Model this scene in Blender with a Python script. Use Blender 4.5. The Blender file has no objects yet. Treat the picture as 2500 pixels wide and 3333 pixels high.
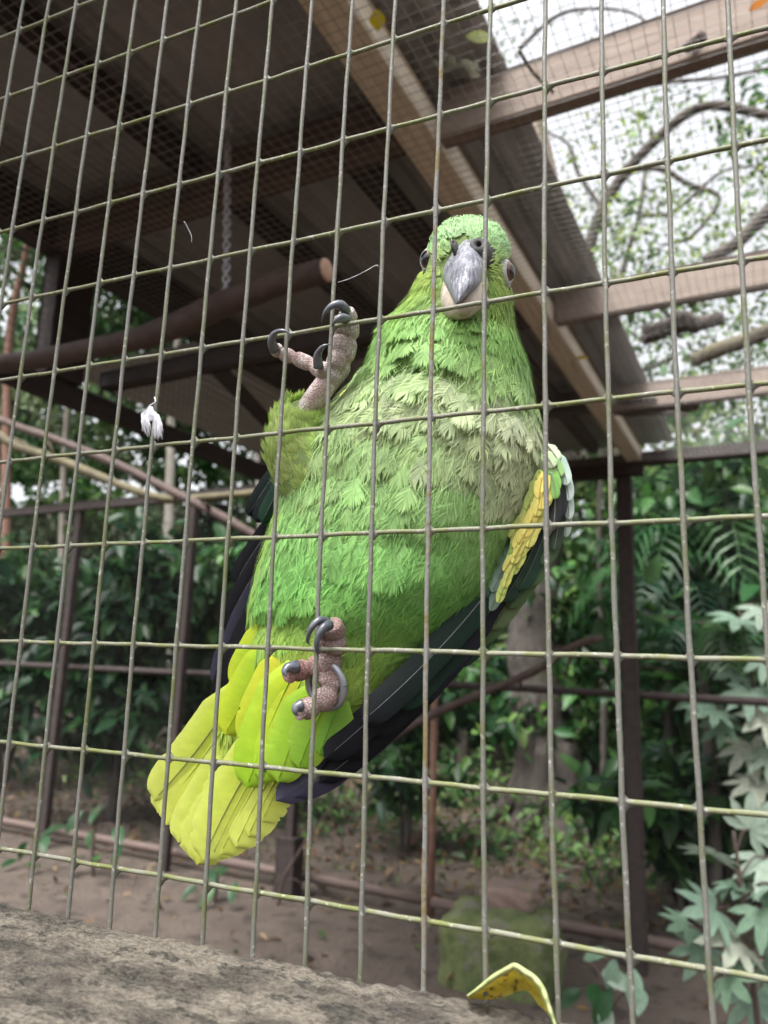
import bpy, math, random
import numpy as np
from mathutils import Vector, Matrix

rng = np.random.default_rng(7)
random.seed(7)
sc = bpy.context.scene

# ------------------------------------------------------------------ camera
FPX, PW, PH = 2470.3, 2500.0, 3333.0
CAM = np.array([0.1322, -0.2950, 1.45])
RW = np.array([[0.91957, 0.39163, 0.03171],
               [-0.04914, 0.19472, -0.97963],
               [-0.38983, 0.89928, 0.19831]])          # world -> camera (x right, y down, z forward)
u_, s_, v_ = np.linalg.svd(RW); RW = u_ @ v_
cd = bpy.data.cameras.new('camera'); cam = bpy.data.objects.new('camera', cd)
sc.collection.objects.link(cam); sc.camera = cam
m = Matrix.Identity(4)
for i in range(3):
    m[i][0] = RW[0][i]; m[i][1] = -RW[1][i]; m[i][2] = -RW[2][i]; m[i][3] = CAM[i]
cam.matrix_world = m
cd.sensor_fit = 'VERTICAL'; cd.sensor_height = 36.0; cd.lens = FPX / PH * 36.0
cd.clip_start = 0.01; cd.clip_end = 500
cd.dof.use_dof = True; cd.dof.focus_distance = 0.365; cd.dof.aperture_fstop = cd.lens / 2.4
sc.render.resolution_x, sc.render.resolution_y = 768, 1024

# ------------------------------------------------------------------ sky, sun, exposure
SUN_EL, SUN_AZ = math.radians(67), math.radians(200)      # azimuth: where the light comes from (0 = +Y, clockwise)
wd = bpy.data.worlds.new('World'); sc.world = wd; wd.use_nodes = True
nt = wd.node_tree; bg = nt.nodes['Background']
sky = nt.nodes.new('ShaderNodeTexSky'); sky.sky_type = 'NISHITA'; sky.sun_disc = False
sky.sun_elevation = SUN_EL; sky.sun_rotation = SUN_AZ; sky.air_density = 1.0; sky.dust_density = 7.0; sky.ozone_density = 1.0
hs = nt.nodes.new('ShaderNodeHueSaturation'); hs.inputs['Saturation'].default_value = 0.15
nt.links.new(sky.outputs[0], hs.inputs['Color']); nt.links.new(hs.outputs[0], bg.inputs[0])
bg.inputs[1].default_value = 0.15
sd = bpy.data.lights.new('sun', 'SUN'); sd.energy = 1.5; sd.angle = math.radians(30); sd.color = (1.0, 0.97, 0.93)
so = bpy.data.objects.new('sun', sd); sc.collection.objects.link(so)
sdir = Vector((math.sin(SUN_AZ) * math.cos(SUN_EL), math.cos(SUN_AZ) * math.cos(SUN_EL), math.sin(SUN_EL)))
so.rotation_euler = sdir.to_track_quat('Z', 'Y').to_euler(); so.location = (0, -3, 8)
vs = sc.view_settings
vs.view_transform = 'Standard'; vs.look = 'None'; vs.exposure = 1.62; vs.gamma = 1.0; vs.use_curve_mapping = False
sc.render.engine = 'CYCLES'
cy = sc.cycles
cy.max_bounces = 6; cy.diffuse_bounces = 4; cy.glossy_bounces = 3; cy.transmission_bounces = 4; cy.transparent_max_bounces = 4
cy.use_denoising = True; cy.use_adaptive_sampling = True; cy.adaptive_threshold = 0.015
cy.caustics_reflective = False; cy.caustics_refractive = False

# ------------------------------------------------------------------ pixel <-> world helpers
def ray(px, py):
    return RW.T @ np.array([(px - PW / 2) / FPX, (py - PH / 2) / FPX, 1.0])
def at(px, py, Y):                                   # point on the photo ray at depth Y behind the mesh plane
    d = ray(px, py); return CAM + d * (Y - CAM[1]) / d[1]
def atz(px, py, Z):
    d = ray(px, py); return CAM + d * (Z - CAM[2]) / d[2]
DS = 2500.0 / 1659.0
def D(x, y, Y): return at(x * DS, y * DS, Y)
def pixd(P):
    c = RW @ (np.asarray(P, float) - CAM)
    return np.array([(c[0] / c[2] * FPX + PW / 2) / DS, (c[1] / c[2] * FPX + PH / 2) / DS])
SA = math.radians(4.0); SC, SS = math.cos(SA), math.sin(SA)
def S(x, y, z): return np.array([SC * x + SS * y, -SS * x + SC * y, z])    # aviary frame, turned 4 degrees
def toS(P): return np.array([SC * P[0] - SS * P[1], SS * P[0] + SC * P[1], P[2]])
def atS(px, py, ax, val):
    d = toS(ray(px, py)); c = toS(CAM); return c + d * (val - c[ax]) / d[ax]
def lin(r, g, b):
    f = lambda c: (c / 255 / 12.92) if c / 255 <= 0.04045 else ((c / 255 + 0.055) / 1.055) ** 2.4
    return np.array([f(r), f(g), f(b)])
def nrm(v):
    v = np.asarray(v, float); return v / (np.linalg.norm(v) + 1e-12)

# ------------------------------------------------------------------ mesh builder
class MB:
    def __init__(s): s.v = []; s.f = []; s.n = 0; s.c = []; s.uv = []; s.mi = []; s.nv = []
    def add(s, v, f, col=(1, 1, 1), uv=None, mi=0):
        v = np.asarray(v, float).reshape(-1, 3)
        s.v.append(v); k = len(v)
        col = np.asarray(col, float)
        s.c.append(np.broadcast_to(col, (k, 3)) if col.ndim == 1 else col)
        s.uv.append(np.zeros((k, 2)) if uv is None else np.asarray(uv, float))
        for q in f: s.f.append(tuple(i + s.n for i in q))
        s.mi += [mi] * len(f)
        s.n += k
    def addarr(s, v, f, col, uv):                    # many copies: v (N,k,3), f (m,q), col (N,k,3), uv (k,2)
        N, k, _ = v.shape
        f = np.asarray(f)
        idx = f[None] + (np.arange(N) * k)[:, None, None] + s.n
        s.v.append(v.reshape(-1, 3)); s.c.append(col.reshape(-1, 3)); s.uv.append(np.tile(uv, (N, 1)))
        s.f += [tuple(r) for r in idx.reshape(-1, f.shape[1]).tolist()]
        s.mi += [0] * (N * len(f)); s.n += N * k
    def box(s, a, b, R=None, o=(0, 0, 0), col=(1, 1, 1), mi=0):
        a = np.array(a); b = np.array(b)
        v = np.array([[x, y, z] for z in (a[2], b[2]) for y in (a[1], b[1]) for x in (a[0], b[0])])
        if R is not None: v = v @ np.asarray(R).T
        s.add(v + np.array(o), [(0, 2, 3, 1), (4, 5, 7, 6), (0, 1, 5, 4), (2, 6, 7, 3), (0, 4, 6, 2), (1, 3, 7, 5)], col, mi=mi)
    def tube(s, pts, rad, n=8, col=(1, 1, 1), cap=True, flat=1.0, up=(0, 0, 1), mi=0):
        pts = np.asarray(pts, float); k = len(pts)
        rad = np.broadcast_to(np.asarray(rad, float), (k,))
        T = np.gradient(pts, axis=0); vs_ = []
        ref = nrm(np.asarray(up, float))
        for i in range(k):
            t = nrm(T[i]); a = ref - t * (ref @ t)
            if np.linalg.norm(a) < 1e-3: a = np.cross(t, [1, 0.3, 0.2])
            a = nrm(a); ref = a; b = np.cross(t, a)
            th = np.arange(n) / n * 2 * math.pi
            vs_.append(pts[i] + rad[i] * (np.cos(th)[:, None] * a * flat + np.sin(th)[:, None] * b))
        L = np.concatenate([[0], np.cumsum(np.linalg.norm(np.diff(pts, axis=0), axis=1))])
        uv = np.stack([np.tile(np.arange(n) / n, k), np.repeat(L, n)], 1)
        f = [(i * n + j, i * n + (j + 1) % n, (i + 1) * n + (j + 1) % n, (i + 1) * n + j) for i in range(k - 1) for j in range(n)]
        if cap: f += [tuple(range(n - 1, -1, -1)), tuple((k - 1) * n + j for j in range(n))]
        s.add(np.concatenate(vs_), f, col, uv, mi)
    def mesh(s, name, smooth=True):
        me = bpy.data.meshes.new(name)
        V = np.concatenate(s.v); me.from_pydata(V.tolist(), [], s.f)
        ca = me.color_attributes.new('Col', 'FLOAT_COLOR', 'POINT')
        C = np.concatenate([np.concatenate(s.c), np.ones((len(V), 1))], 1)
        ca.data.foreach_set('color', C.astype(np.float32).ravel())
        uvl = me.uv_layers.new(name='UVMap'); UV = np.concatenate(s.uv)
        li = np.zeros(len(me.loops), np.int32); me.loops.foreach_get('vertex_index', li)
        uvl.data.foreach_set('uv', UV[li].astype(np.float32).ravel())
        me.polygons.foreach_set('material_index', np.array(s.mi, np.int32))
        if smooth: me.polygons.foreach_set('use_smooth', np.ones(len(me.polygons), bool))
        me.update()
        if s.nv: me.normals_split_custom_set_from_vertices(np.concatenate(s.nv).tolist())
        return me
    def build(s, name, mat, parent=None, smooth=True):
        me = s.mesh(name, smooth)
        for q in (mat if isinstance(mat, (list, tuple)) else [mat]): me.materials.append(q)
        return link(name, me, parent)
def link(name, me, parent=None):
    o = bpy.data.objects.new(name, me); sc.collection.objects.link(o)
    if parent is not None:
        o.parent = parent; o.matrix_parent_inverse = Matrix.Translation(-Vector(parent.location))
    return o
def tag(o, label=None, cat=None, group=None, kind=None):
    if label: o['label'] = label
    if cat: o['category'] = cat
    if group: o['group'] = group
    if kind: o['kind'] = kind
    return o
def empty(name, loc, label, cat, group=None):
    o = bpy.data.objects.new(name, None); sc.collection.objects.link(o); o.location = Vector(loc); o.empty_display_size = 0.02
    return tag(o, label, cat, group)

# ------------------------------------------------------------------ materials
def material(name, c1, c2=None, scale=20, rough=0.7, bump=0.0, bscale=None, stretch=(1, 1, 1), c3=None, c3lo=0.62, c3scale=None,
             attr=False, metal=0.0, spec=0.5, trans=0.0, detail=6, lo=0.35, hi=0.65, coord='Object', uvlines=0.0, uvfreq=60, sss=0.0, bdist=0.004):
    mt = bpy.data.materials.new(name); mt.use_nodes = True
    t = mt.node_tree; N = t.nodes; L = t.links
    b = N['Principled BSDF']
    b.inputs['Roughness'].default_value = rough; b.inputs['Metallic'].default_value = metal
    b.inputs['Specular IOR Level'].default_value = spec
    tc = N.new('ShaderNodeTexCoord'); mp = N.new('ShaderNodeMapping'); mp.inputs['Scale'].default_value = stretch
    L.new(tc.outputs[coord], mp.inputs[0])
    def noise(sc_, det=detail):
        n = N.new('ShaderNodeTexNoise'); n.inputs['Scale'].default_value = sc_; n.inputs['Detail'].default_value = det
        n.inputs['Roughness'].default_value = 0.62
        L.new(mp.outputs[0], n.inputs['Vector']); return n
    def ramp(src, a, c):
        r = N.new('ShaderNodeMapRange'); r.inputs['From Min'].default_value = a; r.inputs['From Max'].default_value = c
        L.new(src, r.inputs['Value']); return r.outputs[0]
    def mix(fac, A, B, mode='MIX'):
        x = N.new('ShaderNodeMix'); x.data_type = 'RGBA'; x.blend_type = mode
        for i, q in ((0, fac), (6, A), (7, B)):
            if hasattr(q, 'is_linked') or hasattr(q, 'links'): L.new(q, x.inputs[i])
            elif i == 0: x.inputs[0].default_value = q
            else: x.inputs[i].default_value = (*q, 1)
        return x.outputs[2]
    n1 = noise(scale)
    if attr:
        a = N.new('ShaderNodeAttribute'); a.attribute_name = 'Col'
        colr = a.outputs['Color']
        g = ramp(n1.outputs[0], 0.25, 0.75)
        cr = N.new('ShaderNodeMapRange'); cr.inputs['To Min'].default_value = 1 - float(c1[0]); cr.inputs['To Max'].default_value = 1 + float(c1[0])
        L.new(g, cr.inputs['Value'])
        cmb = N.new('ShaderNodeCombineColor')
        for i in range(3): L.new(cr.outputs[0], cmb.inputs[i])
        colr = mix(1.0, colr, cmb.outputs[0], 'MULTIPLY')
    else:
        colr = mix(ramp(n1.outputs[0], lo, hi), c1, c2 if c2 is not None else c1)
    if c3 is not None:
        n3 = noise(c3scale or scale * 0.35)
        colr = mix(ramp(n3.outputs[0], c3lo, c3lo + 0.1), colr, c3)
    if uvlines:
        sep = N.new('ShaderNodeSeparateXYZ'); L.new(tc.outputs['UV'], sep.inputs[0])
        mu = N.new('ShaderNodeMath'); mu.operation = 'MULTIPLY'; mu.inputs[1].default_value = uvfreq; L.new(sep.outputs[0], mu.inputs[0])
        si = N.new('ShaderNodeMath'); si.operation = 'SINE'; L.new(mu.outputs[0], si.inputs[0])
        r = N.new('ShaderNodeMapRange'); r.inputs['From Min'].default_value = -1; r.inputs['To Min'].default_value = 1 - uvlines; r.inputs['To Max'].default_value = 1 + uvlines * 0.5
        L.new(si.outputs[0], r.inputs['Value'])
        cmb = N.new('ShaderNodeCombineColor')
        for i in range(3): L.new(r.outputs[0], cmb.inputs[i])
        colr = mix(1.0, colr, cmb.outputs[0], 'MULTIPLY')
    L.new(colr, b.inputs['Base Color'])
    if trans:                                        # thin leaf / feather vane: some light passes through
        tr = N.new('ShaderNodeBsdfTranslucent'); L.new(colr, tr.inputs[0])
        ms = N.new('ShaderNodeMixShader'); ms.inputs[0].default_value = trans
        L.new(b.outputs[0], ms.inputs[1]); L.new(tr.outputs[0], ms.inputs[2])
        L.new(ms.outputs[0], N['Material Output'].inputs[0])
    if bump:
        nb = noise(bscale or scale * 3)
        bp = N.new('ShaderNodeBump'); bp.inputs['Strength'].default_value = bump; bp.inputs['Distance'].default_value = bdist
        L.new(nb.outputs[0], bp.inputs['Height']); L.new(bp.outputs[0], b.inputs['Normal'])
    return mt

M = {}
M['soil'] = material('soil', (0.055, 0.040, 0.031), (0.09, 0.068, 0.054), scale=3, rough=0.95, bump=1.0, bscale=30, c3=(0.028, 0.02, 0.015), c3lo=0.53, c3scale=7, bdist=0.03)
M['wire'] = material('galvanised_wire', (0.165, 0.165, 0.125), (0.115, 0.13, 0.038), scale=55, rough=0.62, bump=0.55, bscale=600, c3=(0.36, 0.355, 0.33), c3lo=0.60, c3scale=420, lo=0.42, hi=0.60, bdist=0.0006)
M['wire_v'] = material('galvanised_wire_grey', (0.125, 0.123, 0.108), (0.092, 0.10, 0.040), scale=38, rough=0.6, bump=0.5, bscale=600, c3=(0.30, 0.295, 0.28), c3lo=0.59, c3scale=420, lo=0.47, hi=0.66, bdist=0.0006)
M['wire_rust'] = material('rust_spotted_wire', (0.14, 0.105, 0.04), (0.165, 0.162, 0.152), scale=60, lo=.40, hi=.52, rough=0.8, bump=0.7, bscale=600, c3=(0.10, 0.055, 0.02), c3lo=0.60, c3scale=300, bdist=0.0008)
M['thin'] = material('thin_mesh_wire', (0.22, 0.21, 0.21), (0.34, 0.33, 0.32), scale=9, rough=0.6)
M['darkthin'] = material('dark_netting', (0.035, 0.035, 0.034), (0.06, 0.058, 0.055), scale=9, rough=0.7, spec=.2)
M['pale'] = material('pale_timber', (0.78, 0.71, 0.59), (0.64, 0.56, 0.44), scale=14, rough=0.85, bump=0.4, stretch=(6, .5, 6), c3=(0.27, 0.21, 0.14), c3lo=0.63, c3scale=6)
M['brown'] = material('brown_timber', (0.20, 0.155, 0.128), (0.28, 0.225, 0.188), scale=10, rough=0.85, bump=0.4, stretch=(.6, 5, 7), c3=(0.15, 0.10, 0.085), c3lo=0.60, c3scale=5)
M['midbrown'] = material('shaded_brown_timber', (0.075, 0.052, 0.045), (0.12, 0.085, 0.072), scale=10, rough=0.85, bump=0.4, stretch=(.6, 5, 7), c3=(0.05, 0.035, 0.03), c3lo=0.60, c3scale=5)  # brown_timber with the roof's shade put into its colour; pipe rails share it
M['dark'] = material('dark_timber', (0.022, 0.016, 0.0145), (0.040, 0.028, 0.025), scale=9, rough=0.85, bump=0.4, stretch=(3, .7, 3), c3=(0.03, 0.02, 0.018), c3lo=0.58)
M['roof'] = material('roof_sheet_grey', (0.22, 0.22, 0.22), (0.31, 0.31, 0.308), scale=2.5, rough=0.55, bump=0.15, c3=(0.14, 0.13, 0.12), c3lo=0.62, c3scale=1.5)
M['rustpipe'] = material('rusty_pipe', (0.15, 0.075, 0.05), (0.22, 0.12, 0.085), scale=14, rough=0.8, bump=0.3)
M['bark'] = material('bark', (0.055, 0.046, 0.04), (0.11, 0.092, 0.08), scale=7, rough=0.95, bump=1.0, bscale=16, stretch=(2, 2, .7), bdist=0.03, c3=(0.09, 0.10, 0.06), c3lo=0.6)
M['palebark'] = material('pale_bark', (0.42, 0.39, 0.34), (0.30, 0.27, 0.23), scale=6, rough=0.9, bump=0.5, c3=(0.16, 0.14, 0.11), c3lo=0.6)
M['branch'] = material('perch_bark', (0.045, 0.028, 0.024), (0.08, 0.052, 0.043), scale=20, rough=0.8, bump=0.7, c3=(0.05, 0.03, 0.028), c3lo=0.6)
M['cut'] = material('cut_wood', (0.50, 0.33, 0.24), (0.38, 0.24, 0.17), scale=40, rough=0.8)
M['yellowtwig'] = material('mossy_bough', (0.13, 0.115, 0.062), (0.075, 0.062, 0.038), scale=9, rough=0.9, bump=0.4)
M['leaf'] = material('leaf', (0.25, 0, 0), scale=6, rough=0.36, attr=True, trans=0.35, spec=0.25)
M['leafmat'] = material('leaf_matt', (0.25, 0, 0), scale=6, rough=0.5, attr=True, trans=0.3, spec=0.2)
M['chain'] = material('steel_chain', (0.34, 0.34, 0.37), (0.5, 0.5, 0.54), scale=120, rough=0.4, metal=0.2)
M['moss'] = material('mossy_stone', (0.045, 0.065, 0.018), (0.12, 0.14, 0.055), scale=9, rough=0.95, bump=1.0, bscale=30, c3=(0.13, 0.115, 0.10), c3lo=0.54, c3scale=6, bdist=0.02)
M['stonered'] = material('reddish_stone', (0.13, 0.088, 0.072), (0.19, 0.135, 0.115), scale=14, rough=0.95, bump=0.8, c3=(0.10, 0.12, 0.05), c3lo=0.55, bdist=0.01)
M['white'] = material('white_down', (0.75, 0.75, 0.8), (0.62, 0.62, 0.68), scale=200, rough=0.8, trans=0.25)
# ------------------------------------------------------------------ value noise for relief
_G = np.random.default_rng(3).random((256, 256))
def vnoise(x, y):
    x = np.asarray(x, float); y = np.asarray(y, float)
    xi = np.floor(x).astype(int); yi = np.floor(y).astype(int); fx = x - xi; fy = y - yi
    fx = fx * fx * (3 - 2 * fx); fy = fy * fy * (3 - 2 * fy)
    g = lambda a, b: _G[a % 256, b % 256]
    return (g(xi, yi) * (1 - fx) + g(xi + 1, yi) * fx) * (1 - fy) + (g(xi, yi + 1) * (1 - fx) + g(xi + 1, yi + 1) * fx) * fy
def fbm(x, y, o=4):
    return sum(vnoise(x * 2 ** k + 13.1 * k, y * 2 ** k + 7.7 * k) * 0.5 ** (k + 1) for k in range(o))
def grid_faces(nu, nv):
    return [(j * nu + i, j * nu + i + 1, (j + 1) * nu + i + 1, (j + 1) * nu + i) for j in range(nv - 1) for i in range(nu - 1)]

# ------------------------------------------------------------------ ground: soil floor, rising to a wooded slope far behind
def gz(x, y):
    h = 0.05 * (fbm(x * 1.3 + 40, y * 1.3 + 40) - 0.5) + 0.012 * (fbm(x * 9, y * 9) - .5)
    h = h + np.clip(y - 8.5, 0, None) * 0.10 + np.clip(-x - 4.0, 0, None) * np.clip(y - 4.5, 0, 8) * 0.02
    return h
xs = np.concatenate([np.linspace(-150, -12, 24), np.linspace(-11.6, 8, 110), np.linspace(9, 150, 24)])
ys = np.concatenate([np.linspace(-60, -3, 12), np.linspace(-2.6, 14, 110), np.linspace(15, 160, 26)])
gx, gy = np.meshgrid(xs, ys)
gb = MB(); gb.add(np.stack([gx, gy, gz(gx, gy)], -1).reshape(-1, 3), grid_faces(len(xs), len(ys)))
tag(gb.build('ground', M['soil']), kind='structure')
def ground_z(x, y): return float(gz(np.array(x), np.array(y)))

# ------------------------------------------------------------------ welded wire panel in front (25 x 50 mm cells)
ROWB = 1.70583; WR = 0.00101
COLOFF = {-10: -.2, -9: -.4, -8: .7, -7: .6, -6: .2, -5: 0., -4: .6, -3: .4, -2: .5, -1: -.1, 0: -.6, 1: .4, 2: -.95, 3: 0., 4: -.2, 5: .1, 6: -.15}
def wire_pt(c, r):
    k = (r - 3.3) / 3.5
    x = c * 0.025 + COLOFF.get(c, 0.0) * 0.001 + (1.55 * k * k - 0.75) * 0.001
    z = ROWB - r * 0.05 + {2: .5, 3: .5, 4: .5, 5: .35, 6: -.5, 7: -.6}.get(int(round(r)), 0) * 0.001
    return x, z
panel = empty('wire_mesh_panel', (0, 0, 1.333), 'galvanised welded wire mesh panel with algae that the green parrot clings to', 'wire mesh')
wr = np.random.default_rng(11)
ROWS = range(-9, 8); COLS = range(-17, 12)
for c in COLS:
    zz = np.linspace(1.318, ROWB + 9.5 * .05, 130)
    pts = []
    ph = wr.random(3) * 6
    for z in zz:
        r = (ROWB - z) / 0.05
        x, _ = wire_pt(c, r)
        pts.append((x + 0.00012 * math.sin(z * 60 + ph[0]) + 0.0001 * math.sin(z * 170 + ph[1]), 0.0001 * math.sin(z * 80 + ph[2]), z))
    rad = WR * (1 + 0.09 * (wr.random(len(zz)) - 0.5))
    for r in ROWS:                                   # zinc collects at every weld
        rad = rad * (1 + 0.09 * np.exp(-((zz - (ROWB - r * .05)) / 0.0035) ** 2))
    b = MB(); b.tube(pts, rad, 9, up=(0, -1, 0))
    for r in ROWS:                                   # small fillets in the corners of the weld
        x, z = wire_pt(c, r)
        for sx, sz in ((1, -1), (-1, -1), (1, 1), (-1, 1)):
            s1 = (0.0036 if sz < 0 and sx > 0 else 0.0018) * wr.uniform(.35, 1.2)
            y = 0.0010
            f0 = np.array([x, y, z]); aX = np.array([sx * (WR + s1), y + .0003, z + sz * .0005]) ; aX[0] += x
            aZ = np.array([x + sx * .0005, y - .0003, z + sz * (WR + s1)])
            mid = np.array([x + sx * (WR + s1 * .28), y, z + sz * (WR + s1 * .28)])
            t = np.array([0, .0007, 0])
            b.add([f0 - t, aX - t * .4, mid - t, aZ - t * .4, f0 + t, aX + t * .4, mid + t, aZ + t * .4],
                  [(0, 1, 2, 3), (7, 6, 5, 4), (1, 5, 6, 2), (2, 6, 7, 3)])
    b.build('vertical_wire', M['wire_rust'] if c == 1 else M['wire_v'], panel)
for r in ROWS:
    pts = []; n = 180
    xx = np.linspace(-17.4, 11.4, n)
    ph = wr.random(3) * 6
    _, z0r = wire_pt(0, r)
    for cx in xx:
        pts.append((cx * .025, 2 * WR - 0.0005 + 0.00008 * math.sin(cx * 3 + ph[0]), z0r + 0.00015 * math.sin(cx * 2.1 + ph[1]) + .0001 * math.sin(cx * 6 + ph[2])))
    rad = WR * 1.02 * (1 + 0.10 * (wr.random(n) - 0.5))
    for c in COLS: rad = rad * (1 + 0.08 * np.exp(-((xx - c) / 0.12) ** 2))
    b = MB(); b.tube(pts, rad, 9)
    b.build('horizontal_wire', M['wire'], panel)

# ------------------------------------------------------------------ weathered timber rail the mesh stands on
mt = bpy.data.materials.new('weathered_rail'); mt.use_nodes = True
t = mt.node_tree; N = t.nodes; L = t.links; bs = N['Principled BSDF']; bs.inputs['Roughness'].default_value = 0.95
tc = N.new('ShaderNodeTexCoord'); mp = N.new('ShaderNodeMapping'); mp.inputs['Scale'].default_value = (0.8, 1.5, 1.5); L.new(tc.outputs['Object'], mp.inputs[0])
def _n(s, d=8, r=.68):
    q = N.new('ShaderNodeTexNoise'); q.inputs['Scale'].default_value = s; q.inputs['Detail'].default_value = d; q.inputs['Roughness'].default_value = r
    L.new(mp.outputs[0], q.inputs['Vector']); return q.outputs[0]
def _cr(src, st):
    q = N.new('ShaderNodeValToRGB'); e = q.color_ramp.elements
    e[0].position, e[0].color = st[0][0], (*st[0][1], 1); e[1].position, e[1].color = st[-1][0], (*st[-1][1], 1)
    for p, c in st[1:-1]:
        k = e.new(p); k.color = (*c, 1)
    L.new(src, q.inputs[0]); return q.outputs[0]
def _mx(f, a, b_, mode='MIX'):
    q = N.new('ShaderNodeMix'); q.data_type = 'RGBA'; q.blend_type = mode
    if isinstance(f, float): q.inputs[0].default_value = f
    else: L.new(f, q.inputs[0])
    L.new(a, q.inputs[6])
    if isinstance(b_, tuple): q.inputs[7].default_value = (*b_, 1)
    else: L.new(b_, q.inputs[7])
    return q.outputs[2]
base = _cr(_n(150), [(0.38, (0.04, 0.033, 0.027)), (0.47, (0.11, 0.092, 0.07)), (0.55, (0.25, 0.215, 0.17)), (0.64, (0.11, 0.088, 0.066))])
flk = _cr(_n(420, 9, .8), [(0.455, (0.0,) * 3), (0.52, (1.0,) * 3)])
base = _mx(flk, _cr(_n(600), [(0.3, (0.045, 0.035, 0.03)), (0.7, (0.17, 0.14, 0.115))]), base)
big_p = _cr(_n(22, 4), [(0.44, (0.0,) * 3), (0.56, (0.8,) * 3)])
base = _mx(big_p, base, _cr(_n(500, 5), [(0.36, (0.16, 0.13, 0.10)), (0.5, (0.33, 0.285, 0.225)), (0.62, (0.46, 0.41, 0.34))]))
pat = _cr(_n(75, 8, .75), [(0.50, (0.0,) * 3), (0.57, (0.9,) * 3)])
base = _mx(pat, base, _cr(_n(420, 6), [(0.42, (0.025, 0.022, 0.018)), (0.58, (0.12, 0.108, 0.085))]))
spk = _cr(_n(1500, 2), [(0.69, (0.0,) * 3), (0.73, (1.0,) * 3)])
base = _mx(spk, base, (0.55, 0.53, 0.48))
L.new(base, bs.inputs['Base Color'])
bp = N.new('ShaderNodeBump'); bp.inputs['Strength'].default_value = 1.0; bp.inputs['Distance'].default_value = 0.004
L.new(_n(700, 9, .75), bp.inputs['Height']); L.new(bp.outputs[0], bs.inputs['Normal'])
M['rail'] = mt
rail = empty('timber_rail', (0, -0.06, 1.2), 'weathered lichen-flecked timber rail that the wire mesh stands on', 'rail')
b = MB()
prof = [(0.0065, -0.13), (0.0062, -0.06), (0.0060, -0.012), (0.0046, -0.0025), (0.0015, -0.0003)] + [(-0.002 - 0.0032 * i, 0.0010 * math.sin(i * .3) * .4) for i in range(44)] + [(-0.146, -0.006), (-0.149, -0.03), (-0.15, -0.13)]
prof = np.array(prof); nx = 620
X = np.linspace(-0.55, 0.45, nx)
VX, VP = np.meshgrid(X, np.arange(len(prof)))
Yp = prof[:, 0][VP]; Zp = prof[:, 1][VP]
w = np.clip((Zp + 0.02) / 0.02, 0, 1)
rel = (fbm(VX * 40, Yp * 120 + 9, 5) - 0.5) * 0.0050 + (fbm(VX * 170 + 5, Yp * 420, 4) - 0.5) * 0.0040
edge = (fbm(VX * 26 + 3, Yp * 0 + 1, 4) - 0.5) * 0.0065
V = np.stack([VX, Yp + edge * np.exp(-((Yp - .004) / .012) ** 2) * 0.8, 1.3325 + Zp + rel * w - 0.0018 * np.exp(-((Yp - .006) / .006) ** 2)], -1)
b.add(V.reshape(-1, 3), grid_faces(nx, len(prof)))
b.build('rail_top', M['rail'], rail)
for px_ in (-0.545, 0.44):
    b = MB(); b.box((px_ - .05, -0.13, ground_z(px_, -.06) - .1), (px_ + .05, 0.0, 1.19)); b.build('post', M['dark'], rail, False)

# ------------------------------------------------------------------ aviary shelter (frame turned 4 degrees)
RS = np.array([[SC, SS, 0], [-SS, SC, 0], [0, 0, 1]])
shed = empty('aviary_shelter', S(-1, 2, 0), 'timber aviary shelter with dark corrugated roof and wire ceiling behind the parrot', 'aviary')
def beam(name, a, c, mat, parent=None, bev=0.004):
    a = np.array(a, float); c = np.array(c, float)
    o = (a + c) / 2; h = (c - a) / 2
    n = 10; ax = int(np.argmax(h)); b = MB()
    # long bar with slightly worn, not quite straight edges
    pr = []
    oth = [i for i in range(3) if i != ax]
    for sx, sy in ((-1, -1), (1, -1), (1, 1), (-1, 1)):
        for k in ((0, 1) if sx * sy > 0 else (1, 0)):
            p = [sx * (h[oth[0]] - (bev if k == 0 else 0)), sy * (h[oth[1]] - (bev if k == 1 else 0))]
            pr.append(p)
    pr = np.array(pr); vs_ = []
    for i in range(n):
        u = -h[ax] + 2 * h[ax] * i / (n - 1)
        v = np.zeros((8, 3)); v[:, ax] = u
        j = (random.random() - .5) * 0.004, (random.random() - .5) * 0.004
        v[:, oth[0]] = pr[:, 0] + j[0]; v[:, oth[1]] = pr[:, 1] + j[1]
        vs_.append(v)
    V = np.concatenate(vs_) + o
    f = [(i * 8 + q, i * 8 + (q + 1) % 8, (i + 1) * 8 + (q + 1) % 8, (i + 1) * 8 + q) for i in range(n - 1) for q in range(8)] + [tuple(range(7, -1, -1)), tuple((n - 1) * 8 + q for q in range(8))]
    b.add(V @ RS.T, f)
    return b.build(name, mat, parent or shed, False)
ZB = 2.60
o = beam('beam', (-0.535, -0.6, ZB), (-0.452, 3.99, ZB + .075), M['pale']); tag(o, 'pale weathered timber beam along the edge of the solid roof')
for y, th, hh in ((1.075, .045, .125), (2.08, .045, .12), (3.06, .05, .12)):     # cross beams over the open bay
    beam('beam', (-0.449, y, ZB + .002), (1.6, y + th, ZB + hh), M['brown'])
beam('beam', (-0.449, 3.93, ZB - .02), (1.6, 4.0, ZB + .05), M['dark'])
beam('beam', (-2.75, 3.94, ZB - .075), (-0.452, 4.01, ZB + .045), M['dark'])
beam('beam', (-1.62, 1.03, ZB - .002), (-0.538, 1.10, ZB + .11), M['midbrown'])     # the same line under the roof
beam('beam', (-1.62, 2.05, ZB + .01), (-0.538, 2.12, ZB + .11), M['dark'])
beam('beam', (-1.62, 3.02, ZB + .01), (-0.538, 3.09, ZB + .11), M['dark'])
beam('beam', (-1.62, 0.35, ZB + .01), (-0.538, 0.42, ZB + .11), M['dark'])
beam('beam', (-1.70, -0.6, ZB), (-1.63, 4.0, ZB + .13), M['dark'])               # left edge of the roof
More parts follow.
